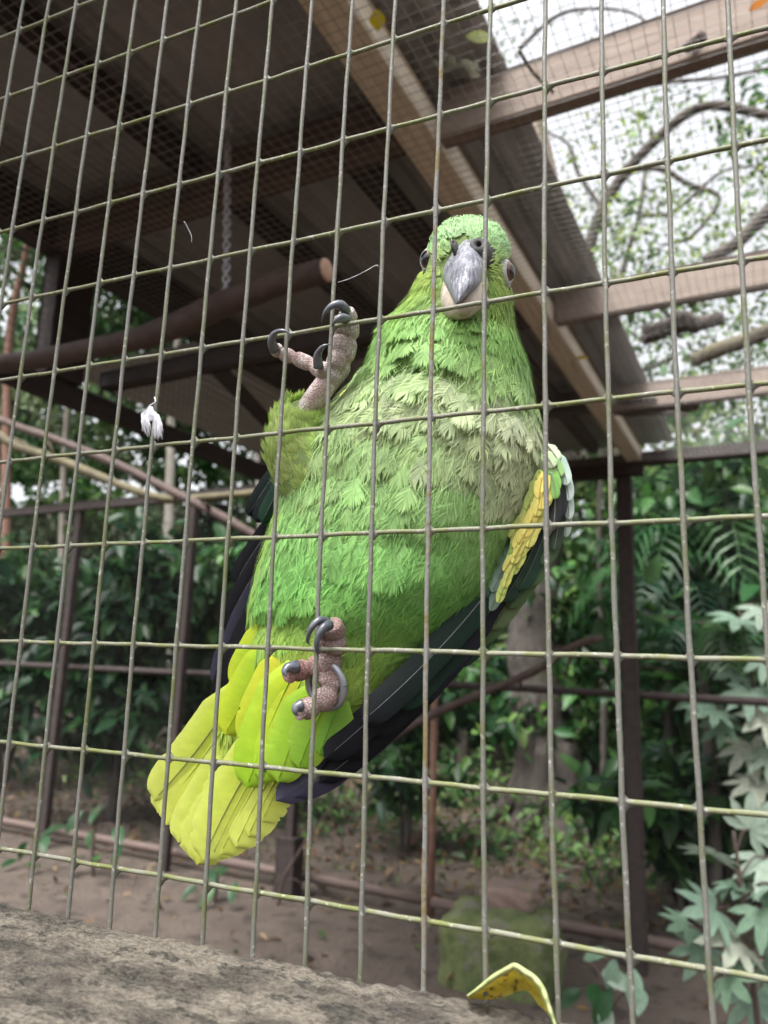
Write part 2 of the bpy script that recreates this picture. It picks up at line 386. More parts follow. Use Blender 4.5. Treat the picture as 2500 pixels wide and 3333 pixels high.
beam('beam', (-1.14, -0.6, ZB + .06), (-1.08, 1.025, ZB + .115), M['dark'])
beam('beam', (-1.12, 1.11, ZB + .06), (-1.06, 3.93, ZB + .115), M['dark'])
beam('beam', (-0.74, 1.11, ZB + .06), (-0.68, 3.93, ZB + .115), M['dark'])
beam('rail', (-1.69, -0.6, 2.17), (-1.645, 4.0, 2.23), M['dark'])                  # lower rail on the left
beam('post', (-1.695, 1.06, 2.232), (-1.625, 1.19, ZB - .002), M['dark'])
beam('rail', (-1.643, 1.26, 2.25), (-0.55, 1.305, 2.305), M['dark'])                # tie beam
beam('post', (-0.60, 3.955, -0.1), (-0.52, 4.03, ZB - .077), M['dark'])
beam('post', (-1.70, -0.7, -0.1), (-1.60, -0.605, ZB + .1), M['dark'])
beam('post', (1.55, 4.005, -0.1), (1.65, 4.105, ZB + .03), M['dark'])
beam('post', (1.55, 0.0, -0.1), (1.65, 0.1, ZB - .0), M['dark'])
# two short struts and an inclined brace of the neighbouring bay's roof frame seen past the left rail
def bar(p, q, w, mat, name, parent=None, up=(0, 0, 1), flat=1.0, n=4):
    b = MB(); b.tube(np.linspace(p, q, 4), w, n, up=up, flat=flat); return b.build(name, mat, parent or shed, False)
p1 = S(*atS(690, 1180, 1, 1.34)); p2 = S(*atS(915, 1420, 1, 2.3))
bar(p1, p2, 0.035, M['dark'], 'brace')
for px0, py0, px1, py1, mat_ in ((1640, 380, 1745, 1000, 'brown'), (1680, 560, 1705, 1010, 'pale')):
    z_ = ZB + .3
    bar(atz(px0, py0, z_), atz(px1, py1, z_), 0.022, M[mat_], 'rafter')
bar(atz(1735, 330, ZB + .30), atz(2010, 1490, ZB + .30), 0.02, M['pale'], 'rafter')
# corrugated roof sheets (solid roof over the left bay, and a strip above the pale beam)
roof = MB()
def sheet(x0, x1, y0, y1, z0, dz):
    n = int((x1 - x0) / 0.0095) + 1
    x = np.linspace(x0, x1, n); y = np.linspace(y0, y1, 8)
    gx_, gy_ = np.meshgrid(x, y); k = n
    zz = z0 + 0.005 * np.sin(gx_ * 2 * math.pi / 0.076) + (gx_ - x0) * dz
    b = MB(); top = np.stack([gx_, gy_, zz + .0012], -1).reshape(-1, 3) @ RS.T; bot = np.stack([gx_, gy_, zz], -1).reshape(-1, 3) @ RS.T
    b.add(np.concatenate([top, bot]), grid_faces(n, 8) + [tuple(i + len(top) for i in q[::-1]) for q in grid_faces(n, 8)])
    return b.build('roof_sheet', M['roof'], shed)
for k, y in enumerate(np.arange(-0.7, 4.1, 0.8)):
    sheet(-1.74, -1.08, y, y + .83, ZB + .142 + .003 * (k % 2), 0.0)
    sheet(-1.12, -0.30, y, y + .83, ZB + .146 + .003 * (k % 2), 0.0)
sheet(-2.75, -1.70, 2.0, 2.85, ZB + .16, 0.0); sheet(-2.75, -1.70, 2.8, 3.6, ZB + .163, 0); sheet(-2.75, -1.70, 3.55, 4.2, ZB + .16, 0)
# ceiling mesh, 25 mm, fixed under the beams
def wire_net(name, parent, o, U, V, nu, nv, step, r, mat):
    b = MB(); o = np.array(o, float); U = np.array(U, float); V = np.array(V, float); Wn = nrm(np.cross(U, V))
    def strips(N_, A, B, length, off):
        i = np.arange(N_ + 1)[:, None]
        base = o + A * step * i
        e = np.array([[-r, -r], [r, -r], [r, r], [-r, r]])
        v = np.concatenate([base[:, None] + A * e[:, 0][None, :, None] + Wn * (e[:, 1] + off)[None, :, None],
                            base[:, None] + B * length + A * e[:, 0][None, :, None] + Wn * (e[:, 1] + off)[None, :, None]], 1)
        f = [(0, 1, 5, 4), (1, 2, 6, 5), (2, 3, 7, 6), (3, 0, 4, 7)]
        b.addarr(v, f, np.ones((N_ + 1, 8, 3)), np.zeros((8, 2)))
    strips(nu, U, V, nv * step, 0); strips(nv, V, U, nu * step, r * 1.6)
    ob = b.build(name, mat, parent); tag(ob, kind='stuff'); return ob
ex, ey = S(1, 0, 0), S(0, 1, 0)
wire_net('ceiling_mesh', shed, S(-1.62, -.3, ZB - .006), ex, ey, 126, 172, 0.025, 0.0005, M['thin'])
wire_net('side_mesh', shed, S(-1.665, -.3, 2.235), ey, np.array([0, 0, 1.0]), 172, 14, 0.025, 0.0006, M['darkthin'])

# ------------------------------------------------------------------ back fence: posts, rails, fine netting
fence = empty('back_fence', S(-2, 4.2, 0), 'tall wire netting fence with timber posts and pipe rails behind the aviary floor', 'fence')
def fbeam(*a, **k): return beam(*a, parent=fence, **k)
fbeam('rail', (-7.0, 4.02, 2.63), (-2.76, 4.08, 2.70), M['dark'])
for x, z1, w_ in ((-6.6, 2.63, .03), (-4.95, 2.63, .035), (-3.72, 2.63, .03), (-2.70, 1.3, .03)):
    fbeam('post', (x - w_, 4.03, -.05), (x + w_, 4.09, z1 - .003), M['dark'])
fbeam('post_base', (-2.77, 4.0, -.05), (-2.63, 4.12, 0.36), M['dark'])
b = MB(); b.tube([S(-1.80, 4.25, -.05), S(-1.80, 4.25, 1.34)], 0.024, 10); tag(b.build('pipe_post', M['rustpipe'], fence), 'rust-brown upright pipe')
b = MB(); b.tube([S(-7.0, 4.19, 1.37), S(-4, 4.2, 1.35), S(-1.8, 4.2, 1.35), S(1.6, 4.2, 1.31)], 0.022, 8); b.build('pipe_rail', M['dark'], fence)
b = MB(); b.tube([S(-1.83, 4.2, 0.09), S(-2.5, 4.2, 0.10), S(-5, 4.2, 0.10), S(-7, 4.2, .10)], 0.03, 8); b.build('pipe_rail', M['midbrown'], fence)
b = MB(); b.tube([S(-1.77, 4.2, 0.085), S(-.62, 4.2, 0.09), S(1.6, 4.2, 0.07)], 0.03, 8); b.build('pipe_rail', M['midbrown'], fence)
wire_net('netting', fence, S(-7, 4.235, 0.05), ex, np.array([0, 0, 1.0]), 344, 104, 0.025, 0.0005, M['darkthin'])

# ------------------------------------------------------------------ perch hanging on a chain
CH = atS(740, 330, 2, 2.7); CY = CH[1]
perch = empty('hanging_perch', S(*atS(735, 985, 1, CY)), 'dark branch perch with a sawn pale end hanging from a steel chain', 'perch')
bp_ = [(1062, 880, 0.026), (900, 925, 0.027), (735, 985, 0.029), (600, 1050, 0.030), (480, 1095, 0.028), (380, 1120, 0.025), (270, 1140, 0.024), (120, 1170, 0.024), (-120, 1200, 0.024), (-400, 1240, 0.024)]
pts = []; rad = []
for i in range(len(bp_) - 1):
    for k in range(5):
        f = k / 5; q = [bp_[i][j] * (1 - f) + bp_[i + 1][j] * f for j in range(3)]
        pts.append(S(*atS(q[0], q[1], 1, CY + .02))); rad.append(q[2] * (1 + .07 * (random.random() - .5)))
b = MB(); b.tube(pts, rad, 14); b.build('branch', M['branch'], perch)
t0 = nrm(pts[0] - pts[1]); b = MB(); b.tube([pts[0] - t0 * .0008, pts[0] + t0 * .004, pts[0] + t0 * .007], [rad[0] * .985, rad[0] * .94, rad[0] * .4], 14); b.build('cut_end', M['cut'], perch)
chain = empty('steel_chain', S(CH[0], CY, 2.7), 'thin steel twisted-link chain holding the hanging branch perch', 'chain')
c0 = S(*atS(742, 372, 1, CY)); c1 = S(*atS(736, 975, 1, CY))
def torus_link(L_=0.021, Wd=0.0068, r=0.0021):
    n = 16; p = []
    for i in range(n + 1):
        a = 2 * math.pi * i / n; p.append((Wd * math.cos(a), 0.0015 * math.sin(2 * a), (L_ / 2) * math.sin(a)))
    b = MB(); b.tube(p, r, 6, cap=False); return b.mesh('chain_link')
lk = torus_link(); lk.materials.append(M['chain'])
nl = 34
for i in range(nl):
    f = (i + .5) / nl
    if 0.10 < f < 0.19: continue
    o = link('chain_link', lk, chain); P = c0 * (1 - f) + c1 * f
    o.location = Vector(P) ; o.rotation_euler = (0.12 * math.sin(i), 0.1 * math.cos(i * 2), math.radians(90 * (i % 2) + 25))
    o.matrix_parent_inverse = Matrix.Translation(-Vector(chain.location))
hk0 = c0 * .9 + c1 * .1; hk1 = c0 * .805 + c1 * .195
b = MB(); b.tube([hk0 + [.01, 0, -.004], hk0 + [.006, 0, .004], hk0 + [-.002, 0, .002], hk0 * .5 + hk1 * .5, hk1 + [.003, 0, 0], hk1 + [0.001, 0, -.006], hk1 + [-.006, 0, -.002]], 0.0026, 8); b.build('hook', M['chain'], chain)
b = MB(); b.tube([S(CH[0], CY, ZB + .13), c0 + [0, 0, .012], c0 + [.01, 0, .0], c0 + [.002, 0, -.008]], 0.0022, 6); b.build('hook', M['chain'], chain)
# ------------------------------------------------------------------ leaves
LEAF = np.array([[0, 0, 0], [-.5, .33, .10], [.5, .33, .10], [-.40, .68, .06], [.40, .68, .06], [0, 1, -.10], [0, .33, -.02], [0, .68, -.03]])
LEAF_F = [(0, 2, 6), (0, 6, 1), (1, 6, 7), (1, 7, 3), (6, 2, 4), (6, 4, 7), (3, 7, 5), (7, 4, 5)]
DIA = np.array([[0, 0, 0], [-.5, .5, .12], [0, 1, -.05], [.5, .5, .12]]); DIA_F = [(0, 3, 2), (0, 2, 1)]
def scatter(b, P, size, cols, asp=0.42, droop=0.35, proto='leaf', seed=1, dirs=None, up=0.9):
    r = np.random.default_rng(seed); n = len(P)
    if dirs is None: dirs = r.normal(size=(n, 3))
    y = dirs + np.array([0, 0, -droop]); y /= np.linalg.norm(y, axis=1)[:, None]
    z = r.normal(size=(n, 3)) * (1.05 - up) * 1.4 + np.array([0, -0.25, up])
    x = np.cross(y, z); x /= np.linalg.norm(x, axis=1)[:, None] + 1e-9; z = np.cross(x, y)
    V, F = (LEAF, LEAF_F) if proto == 'leaf' else (DIA, DIA_F)
    size = np.broadcast_to(size, (n,))
    v = P[:, None] + size[:, None, None] * (V[None, :, 0:1] * asp * x[:, None] + V[None, :, 1:2] * y[:, None] + V[None, :, 2:3] * z[:, None])
    b.addarr(v, F, np.repeat(cols[:, None], len(V), 1), V[:, :2] + [.5, 0])
def palette(r, n, cols, jit=0.22):
    c = np.array(cols)[r.integers(0, len(cols), n)]
    return np.clip(.85 * c * (1 + jit * r.normal(size=(n, 1))) * (1 + 0.08 * r.normal(size=(n, 3))), 0.004, 0.6)
GD = [(0.016, 0.052, 0.018), (0.022, 0.07, 0.024), (0.035, 0.095, 0.028), (0.015, 0.048, 0.024)]
GM = [(0.04, 0.11, 0.025), (0.06, 0.145, 0.032), (0.028, 0.085, 0.026), (0.05, 0.11, 0.04)]
GL = [(0.10, 0.19, 0.04), (0.13, 0.23, 0.06), (0.08, 0.16, 0.05), (0.16, 0.24, 0.08)]
GP = [(0.15, 0.22, 0.11), (0.11, 0.18, 0.10), (0.19, 0.26, 0.13), (0.10, 0.16, 0.075)]  # sky-lit, hazy look of the far wood put into these pale greens

def curve(pts, n=24):                                # smooth polyline through points
    pts = np.asarray(pts, float); k = len(pts); out = []
    P = np.concatenate([[2 * pts[0] - pts[1]], pts, [2 * pts[-1] - pts[-2]]])
    for u in np.linspace(0, k - 1, n):
        i = min(int(u), k - 2); t = u - i; a, b_, c, d = P[i:i + 4]
        out.append(0.5 * (2 * b_ + (c - a) * t + (2 * a - 5 * b_ + 4 * c - d) * t * t + (3 * b_ - a - 3 * c + d) * t ** 3))
    return np.array(out)

# far wood: one mass
r = np.random.default_rng(21)
b = MB()
def wood_layer(n, x0, x1, y0, y1, ztop, size, cols, seed):
    rr = np.random.default_rng(seed)
    nc = n // 70
    cx = rr.uniform(x0, x1, nc); cy_ = rr.uniform(y0, y1, nc); zt = ztop(cx) * (0.75 + .35 * rr.random(nc)); cz = rr.random(nc) ** 0.85 * zt
    rad = rr.uniform(.35, .95, nc)
    ci = rr.integers(0, nc, n)
    g = rr.normal(size=(n, 3)); g /= np.linalg.norm(g, axis=1)[:, None]; g *= (rr.random(n) ** .4)[:, None]
    Q = np.stack([cx, cy_, cz], 1)[ci] + g * rad[ci][:, None] * np.array([1, 1, .6])
    P = np.stack([SC * Q[:, 0] + SS * Q[:, 1], -SS * Q[:, 0] + SC * Q[:, 1], Q[:, 2]], 1)
    P[:, 2] = np.maximum(P[:, 2] + gz(P[:, 0], P[:, 1]), gz(P[:, 0], P[:, 1]) + .03)
    base = palette(rr, nc, cols, .3)[ci]
    c = np.clip(base * (1 + .2 * rr.normal(size=(n, 1))), .005, .5)
    scatter(b, P, size * rr.uniform(.7, 1.3, n), c, asp=.6, proto='dia', seed=seed, up=.75)
tl = lambda x: np.where(x < -3.2, 9.5, np.where(x < 0.5, 5.0 + 0 * x, 5.0))
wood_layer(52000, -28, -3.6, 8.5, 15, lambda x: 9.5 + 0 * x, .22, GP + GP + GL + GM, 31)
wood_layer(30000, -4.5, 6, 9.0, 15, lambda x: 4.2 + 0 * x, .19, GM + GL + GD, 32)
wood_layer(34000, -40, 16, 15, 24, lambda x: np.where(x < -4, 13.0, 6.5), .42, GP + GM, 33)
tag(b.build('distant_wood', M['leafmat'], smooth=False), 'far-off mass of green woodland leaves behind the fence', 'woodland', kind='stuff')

# leaf litter and low ground cover beyond the fence
b = MB(); n = 9900
Q = np.stack([r.uniform(-9, 3, n), np.where(np.arange(n) < 9000, r.uniform(4.4, 9, n), r.uniform(1.2, 4.4, n)), np.zeros(n)], 1); P = np.stack([SC * Q[:, 0] + SS * Q[:, 1], -SS * Q[:, 0] + SC * Q[:, 1], Q[:, 2]], 1)
P[:, 2] = gz(P[:, 0], P[:, 1]) + r.random(n) * .03
scatter(b, P, r.uniform(.04, .10, n), palette(r, n, [(0.16, .10, .05), (.10, .06, .035), (.22, .16, .09), (.05, .035, .025), (.07, .10, .03)]), proto='leaf', seed=4, droop=.1, up=.85)
tag(b.build('leaf_litter', M['leafmat'], smooth=False), 'brown fallen leaf litter on the soil beyond the fence', 'leaf litter', kind='stuff')
b = MB(); n = 5000
cl = r.uniform(0, 1, (90, 2)) * [9.5, 3.2] + [-8, 5.6]
Q = cl[r.integers(0, 90, n)] + r.normal(size=(n, 2)) * .22
P = np.stack([SC * Q[:, 0] + SS * Q[:, 1], -SS * Q[:, 0] + SC * Q[:, 1], np.zeros(n)], 1); P[:, 2] = gz(P[:, 0], P[:, 1]) + .02 + r.random(n) ** 2 * .45
scatter(b, P, r.uniform(.06, .13, n), palette(r, n, GM + GL), proto='leaf', seed=5)
tag(b.build('ground_cover', M['leaf']), 'low green undergrowth around the tree trunks beyond the fence', 'undergrowth', kind='stuff')

def shrub(px, Yp, top, half, n, leafsize, cols, label, seed, group=None, name='shrub', mat='leaf', depth=.5, zlo=.25, stems=5):
    rr = np.random.default_rng(seed); n = int(n * 1.25); leafsize *= 1.4
    a = atS(px, 2150, 1, Yp); base = S(a[0], Yp, 0); base[2] = ground_z(base[0], base[1])
    o = empty(name, base, label, 'shrub', group)
    sb = MB(); tips = []
    for k in range(stems):
        th = rr.uniform(0, 6.28); sp = rr.uniform(.2, .9) * half
        e = base + np.array([math.cos(th) * sp, math.sin(th) * sp * depth / .5, top * rr.uniform(.75, 1.0)])
        mid = base * .45 + e * .55 + np.array([0, 0, .12 * top]); mid[:2] = base[:2] * .65 + e[:2] * .35
        pts = curve([base + [.03 * math.cos(th), .03 * math.sin(th), -.03], mid, e], 12)
        sb.tube(pts, np.linspace(.022, .006, 12), 6); tips += [pts[i] for i in range(3, 12)]
        for j in range(5):
            s0 = pts[rr.integers(3, 11)]; s1 = s0 + np.array([rr.normal() * half * .5, rr.normal() * half * .4, rr.uniform(-.05, .25) * top])
            sb.tube([s0, (s0 + s1) / 2 + [0, 0, .04], s1], [.008, .006, .003], 5); tips += [s0 * .5 + s1 * .5, s1, s1]
    sb.build('stems', M['bark'], o)
    tips = np.array([q for q in tips if q[2] > base[2] + zlo * top]); ti = rr.integers(0, len(tips), n)
    P = tips[ti] + rr.normal(size=(n, 3)) * [half * .16, half * .16, top * .05]
    P[:, 2] = np.maximum(P[:, 2], base[2] + .05)
    d = rr.normal(size=(n, 3)); d[:, 2] -= .2
    f = MB(); scatter(f, P, leafsize * rr.uniform(.6, 1.25, n), palette(rr, n, cols, .3), asp=.44, droop=.35, seed=seed, dirs=d, up=.85)
    fo = f.build('foliage', M[mat], o); tag(fo, kind='stuff')
    return o
shrub(60, 5.3, 2.45, .75, 1500, .15, GD + GM[:1], 'dark glossy-leaved shrub behind the fence, beside the netting post', 41)
shrub(420, 5.0, 2.35, .70, 1700, .16, GD, 'tall dark glossy-leaved shrub with drooping leaves behind the fence, middle of three', 42)
shrub(690, 5.4, 2.4, .65, 1400, .15, GD + GM, 'dark glossy-leaved shrub behind the fence, hidden partly by the dark wing', 43)
shrub(300, 6.6, 1.7, 1.1, 1700, .13, GM + GL, 'mid-green bushy shrub growing low behind the dark shrubs', 44)
shrub(900, 6.2, 1.3, .8, 1200, .12, GM + GD, 'small green bush behind the parrot tail and fence', 45)
shrub(1330, 5.6, 1.5, .6, 1000, .13, GD + GM, 'dark bush between the rust-brown pipe and the thick trunk', 46)
shrub(1990, 7.6, 2.9, 1.1, 3000, .13, GM + GL + GD, 'leafy green bush behind the corner post beside the thick trunk', 47)
shrub(2330, 6.2, 3.0, 1.0, 2600, .15, GD + GM, 'tall dark green bush at the fence beside the palm', 48)
shrub(2200, 5.0, 1.0, .6, 900, .14, GD + GM, 'low dark bush at the foot of the corner post', 49)
shrub(2480, 5.3, 1.9, .6, 1000, .17, GD + GM, 'broad-leaved green bush outside the fence near the lobed-leaf plant', 50)

# the thick tree with its bare limbs over the open bay
tr = atS(1790, 2690, 2, 0.0); TY = tr[1]
tb = S(tr[0], TY, 0); tb[2] = ground_z(tb[0], tb[1])
tree = empty('broadleaf_tree', tb, 'thick grey-brown trunk with curving bare limbs and sparse leaves over the open wire ceiling', 'tree')
def TP(px, py, dy=0.0): return S(*atS(px, py, 1, TY + dy))
b = MB()
trunk = curve([tb + [0, 0, -.1], TP(1775, 2500), TP(1745, 2250), TP(1735, 1950), TP(1790, 1600), TP(1880, 1300), TP(1905, 1080)], 40)
rad = np.interp(np.linspace(0, 1, 40), [0, .06, .2, .45, .7, 1], [.50, .36, .27, .25, .21, .16])
b.tube(trunk, rad * (1 + .08 * np.sin(np.arange(40) * 1.7)), 18)
for k in range(6):
    th = k * 1.05 + .3; e = tb + np.array([math.cos(th) * .75, math.sin(th) * .75, -.02]); e[2] = ground_z(e[0], e[1]) - .02
    b.tube(curve([tb + [math.cos(th) * .15, math.sin(th) * .15, .75], tb + [math.cos(th) * .36, math.sin(th) * .36, .22], e], 10), np.linspace(.13, .05, 10), 8)
b.build('trunk', M['bark'], tree)
limbs = [([(1890, 1150), (1900, 900), (1960, 680), (2090, 500), (2280, 350), (2500, 375), (2800, 420)], .075, .04, 0),
         ([(1930, 740), (2040, 570), (2150, 550), (2240, 600), (2340, 640), (2300, 720), (2230, 780), (2150, 800)], .04, .015, .3),
         ([(1900, 1120), (2000, 960), (2050, 800), (2080, 700), (2100, 560)], .045, .02, .5),
         ([(1890, 1180), (1800, 1000), (1760, 860), (1740, 700)], .07, .03, .3),
         ([(1960, 1000), (2060, 940), (2160, 1010), (2210, 1100)], .05, .02, .8),
         ([(1760, 330), (1900, 315), (2050, 290), (2200, 265), (2360, 250), (2700, 180)], .022, .012, -1.5),
         ([(1690, 160), (1800, 60), (1900, 30), (2050, 40), (2150, 110)], .022, .008, -1.5),
         ([(2700, 500), (2500, 690), (2400, 790), (2290, 850)], .065, .05, -1.0),
         ([(1850, 1500), (1950, 1350), (2030, 1240), (2200, 1160)], .06, .025, .5),
         ([(2080, 700), (2190, 690), (2350, 560), (2500, 540)], .03, .012, 1.0),
         ([(1960, 680), (1880, 560), (1850, 470), (1760, 420)], .03, .01, .2)]
lpts = []
for q, r0, r1, dy in limbs:
    c = curve([TP(x, y, dy) for x, y in q], 30)
    b = MB(); b.tube(c, np.linspace(r0, r1, 30) * (1 + .06 * np.sin(np.arange(30) * 2.1)), 9); b.build('limb', M['bark'], tree)
    lpts += [p for p in c]
rr = np.random.default_rng(61)
b = MB(); lpts = np.array(lpts)
def crown(n, xr, yr, dyr, size, cols, seed, clumps=70, spread=.22):
    r2 = np.random.default_rng(seed)
    cc = np.array([TP(r2.uniform(*xr), r2.uniform(*yr), r2.uniform(*dyr)) for _ in range(clumps)])
    P = cc[r2.integers(0, clumps, n)] + r2.normal(size=(n, 3)) * spread
    scatter(b, P, size * r2.uniform(.6, 1.3, n), palette(r2, n, cols, .3), asp=.5, seed=seed, up=.6)
GB = [(0.26, 0.38, 0.05), (0.20, 0.32, 0.05), (0.32, 0.42, 0.09)]
crown(1900, (1700, 2700), (230, 1000), (-1.0, 2.5), .08, GB + GL, 62, 55, .17)
crown(3200, (1750, 2700), (650, 1500), (-.5, 3.0), .085, GB + GL + GM, 63, 70, .20)
crown(3200, (1900, 2750), (1050, 1700), (-.5, 3.0), .085, GM + GL, 64, 70, .25)
crown(260, (1600, 2300), (20, 330), (-1, 1), .07, GL + GM, 65, 14, .14)
fo = b.build('crown', M['leaf'], tree); tag(fo, kind='stuff')

# slender trees on the left
def slender(pl, Yp, r0, mat, label, seed, name='slender_tree', leaves=900, cols=GM, zc=None):
    p0 = pl[0]; base = S(*atS(p0[0], p0[1], 1, Yp)); base[2] = ground_z(base[0], base[1]) - .05
    o = empty(name, base, label, 'tree')
    pts = [base] + [S(*atS(x, y, 1, Yp)) for x, y in pl[1:]]
    big_ = p0[0] < 900
    if big_: pts.append(pts[-1] * [1, 1, 0] + [.1, .1, max(6.2, pts[-1][2] + 1.0)])  # left trees carried higher, wide overhead crowns added to shade the undergrowth
    b = MB(); c = curve(pts, 24); b.tube(c, np.linspace(r0, r0 * .45, 24), 9); b.build('trunk', M[mat], o)
    r2 = np.random.default_rng(seed); b = MB()
    top = c[-1]; cc = top + r2.normal(size=(26, 3)) * ([2.0, 1.7, .6] if big_ else [.8, .7, .5])
    for q in cc[:6]: b.tube(curve([c[-5], (c[-3] + q) / 2 + [0, 0, .1], q], 8), np.linspace(r0 * .35, .008, 8), 5)
    b.build('branches', M[mat], o); b = MB()
    leaves *= 4 if big_ else 1; P = cc[r2.integers(0, 26, leaves)] + r2.normal(size=(leaves, 3)) * .42
    scatter(b, P, .20 if big_ else .12 * r2.uniform(.6, 1.3, leaves), palette(r2, leaves, cols, .3), seed=seed)
    tag(b.build('crown', M['leafmat'], o), kind='stuff'); return o
slender([(540, 2500), (545, 1900), (555, 1500), (560, 1330), (600, 900)], 8.0, .085, 'palebark', 'slender pale-barked tree behind the dark shrubs and fence rail', 71)
slender([(170, 2500), (200, 1900), (215, 1400), (260, 1150), (300, 700)], 9.0, .07, 'palebark', 'thin pale tree beside the netting post, furthest back', 72)
slender([(20, 2450), (20, 1700), (30, 1100), (90, 800), (110, 500)], 7.0, .08, 'rustpipe', 'thin reddish-brown tree trunk beyond the shelter rail', 73, cols=GL, leaves=1500)
slender([(1000, 2500), (1010, 2200), (1020, 1500), (1040, 900)], 10.0, .10, 'bark', 'dark slim tree rising behind the parrot', 74)
slender([(1960, 2600), (1965, 2200), (1950, 1800), (1960, 1300)], 6.6, .035, 'bark', 'thin dark sapling between the thick trunk and the corner post', 75, leaves=500)
slender([(1500, 2600), (1530, 2100), (1560, 1700), (1600, 1300)], 9.5, .09, 'bark', 'dark slim tree behind the thick trunk', 76)
slender([(870, 2600), (860, 2200), (850, 1800), (830, 1200)], 8.8, .06, 'palebark', 'thin grey tree just behind the small green bush', 77)

# mossy boughs lying across on the left (yellowish, out of focus)
def bough(pl, Yp, r0, r1, mat, label, name='bough'):
    pts = curve([S(*atS(x, y, 1, Yp)) for x, y in pl], 20)
    b = MB(); b.tube(pts, np.linspace(r0, r1, 20) * (1 + .08 * np.sin(np.arange(20) * 1.9)), 9)
    o = empty(name, pts[0], label, 'branch'); b.build('wood', M[mat], o)
    r2 = np.random.default_rng(len(pl) + int(abs(pl[0][0])))
    for k in range(4):
        b = MB(); i = r2.integers(4, 19); e = pts[i] + r2.normal(size=3) * [.18, .08, .10]; b.tube([pts[i], (pts[i] + e) / 2 + [0, 0, .015], e], [r1 * .7, r1 * .5, r1 * .25], 6)
        b.build('twig', M[mat], o)
    return o
bough([(-250, 1270), (60, 1390), (180, 1430), (400, 1520), (560, 1600), (720, 1680), (860, 1760), (1010, 1830)], 3.6, .034, .028, 'branch', 'long dark bough slanting across the upper back fence')
bough([(-100, 1330), (30, 1440), (200, 1500), (420, 1590), (560, 1625), (760, 1610), (880, 1600)], 3.85, .045, .022, 'yellowtwig', 'mossy yellowish bough resting along the upper back fence')
bough([(1240, 2420), (1400, 2330), (1560, 2260), (1750, 2180), (1850, 2110), (1960, 2075)], 3.5, .024, .018, 'branch', 'crooked dark perch branch crossing in front of the thick trunk')
bough([(900, 2960), (930, 2850), (1010, 2720), (1100, 2600)], 3.9, .012, .006, 'branch', 'thin bare sapling stem leaning beside the fence post')

# palms
def palm(px, py, Yp, label, seed, n=9, length=.75, cols=GD):
    r2 = np.random.default_rng(seed); c = S(*atS(px, py, 1, Yp)); gr = np.array([c[0], c[1], ground_z(c[0], c[1]) - .03])
    o = empty('palm', gr, label, 'palm')
    b = MB(); b.tube(curve([gr, (gr + c) / 2 + [.03, 0, 0], c], 12), np.linspace(.045, .03, 12), 9); b.build('trunk', M['bark'], o)
    for k in range(n):
        th = 2 * math.pi * k / n + r2.uniform(-.2, .2); el = r2.uniform(.2, 1.1); L_ = length * r2.uniform(.8, 1.15)
        h = np.array([math.cos(th), math.sin(th), 0])
        pts = curve([c, c + h * L_ * .4 * math.cos(el) + [0, 0, L_ * .4 * math.sin(el)], c + h * L_ * .75 * math.cos(el * .6) + [0, 0, L_ * .38 * math.sin(el)], c + h * L_ * .95 + [0, 0, L_ * (.1 * el - .25)]], 16)
        b = MB(); col = np.array(cols[r2.integers(0, len(cols))]) * r2.uniform(.8, 1.5)
        b.tube(pts, np.linspace(.007, .002, 16), 5, col=col * 1.4)
        T = np.gradient(pts, axis=0)
        for i in range(3, 16):
            t_ = nrm(T[i]); sd_ = nrm(np.cross(t_, [0, 0, 1])); up_ = np.cross(sd_, t_)
            for s_ in (-1, 1):
                ll = L_ * .42 * math.sin(math.pi * (i + 1) / 18) ** .6
                d = nrm(sd_ * s_ * .85 + t_ * .6 - up_ * .05); a0 = pts[i]; w_ = .014
                mid = a0 + d * ll * .5; tip = a0 + d * ll - np.array([0, 0, ll * .35])
                b.add([a0 - t_ * w_ * .3, a0 + t_ * w_ * .3, mid + t_ * w_, mid - t_ * w_, tip], [(0, 1, 2, 3), (3, 2, 4)], col)
        b.build('frond', M['leaf'], o)
    return o
palm(2150, 1960, 5.6, 'feathery palm with arching fronds behind the corner post', 81, 10, .8)
palm(2330, 1830, 6.0, 'taller feathery palm beside the dark bush at the fence', 82, 10, .9, GD + GM)
palm(2280, 2100, 4.9, 'short palm with a drooping fan of narrow leaflets', 83, 9, .5, GD)

# plants with large leaves inside the floor area
def lobed_outline(nl=7):
    pts = [(0, 0, 0)]
    for k in range(nl):
        a = math.radians(-115 + 230 * k / (nl - 1)); L_ = 1.0 - .33 * abs(k - (nl - 1) / 2) / ((nl - 1) / 2)
        for f, w_ in ((.40, -.10), (.72, -.085), (1.0, 0), (.72, .085), (.40, .10)):
            ang = a + w_ / max(f, .3) * 1.5
            pts.append((math.sin(ang) * f * L_, math.cos(ang) * f * L_, .05 * f - .16 * f * f))
        if k < nl - 1:
            a2 = math.radians(-115 + 230 * (k + .5) / (nl - 1)); pts.append((math.sin(a2) * .33, math.cos(a2) * .33, -.035))
    F = [(0, i, i + 1) for i in range(1, len(pts) - 1)]
    return np.array(pts), [f[::-1] for f in F]
LOB, LOBF = lobed_outline()
lob_me = {}
def lob_mesh(key, col):
    if key in lob_me: return lob_me[key]
    b = MB(); c = np.tile(col, (len(LOB), 1)); c[1:] *= np.linspace(.92, 1.12, len(LOB) - 1)[:, None]
    b.add(LOB, LOBF, c); me = b.mesh('leaf'); me.materials.append(M['leafmat']); lob_me[key] = me; return me
ell_me = {}
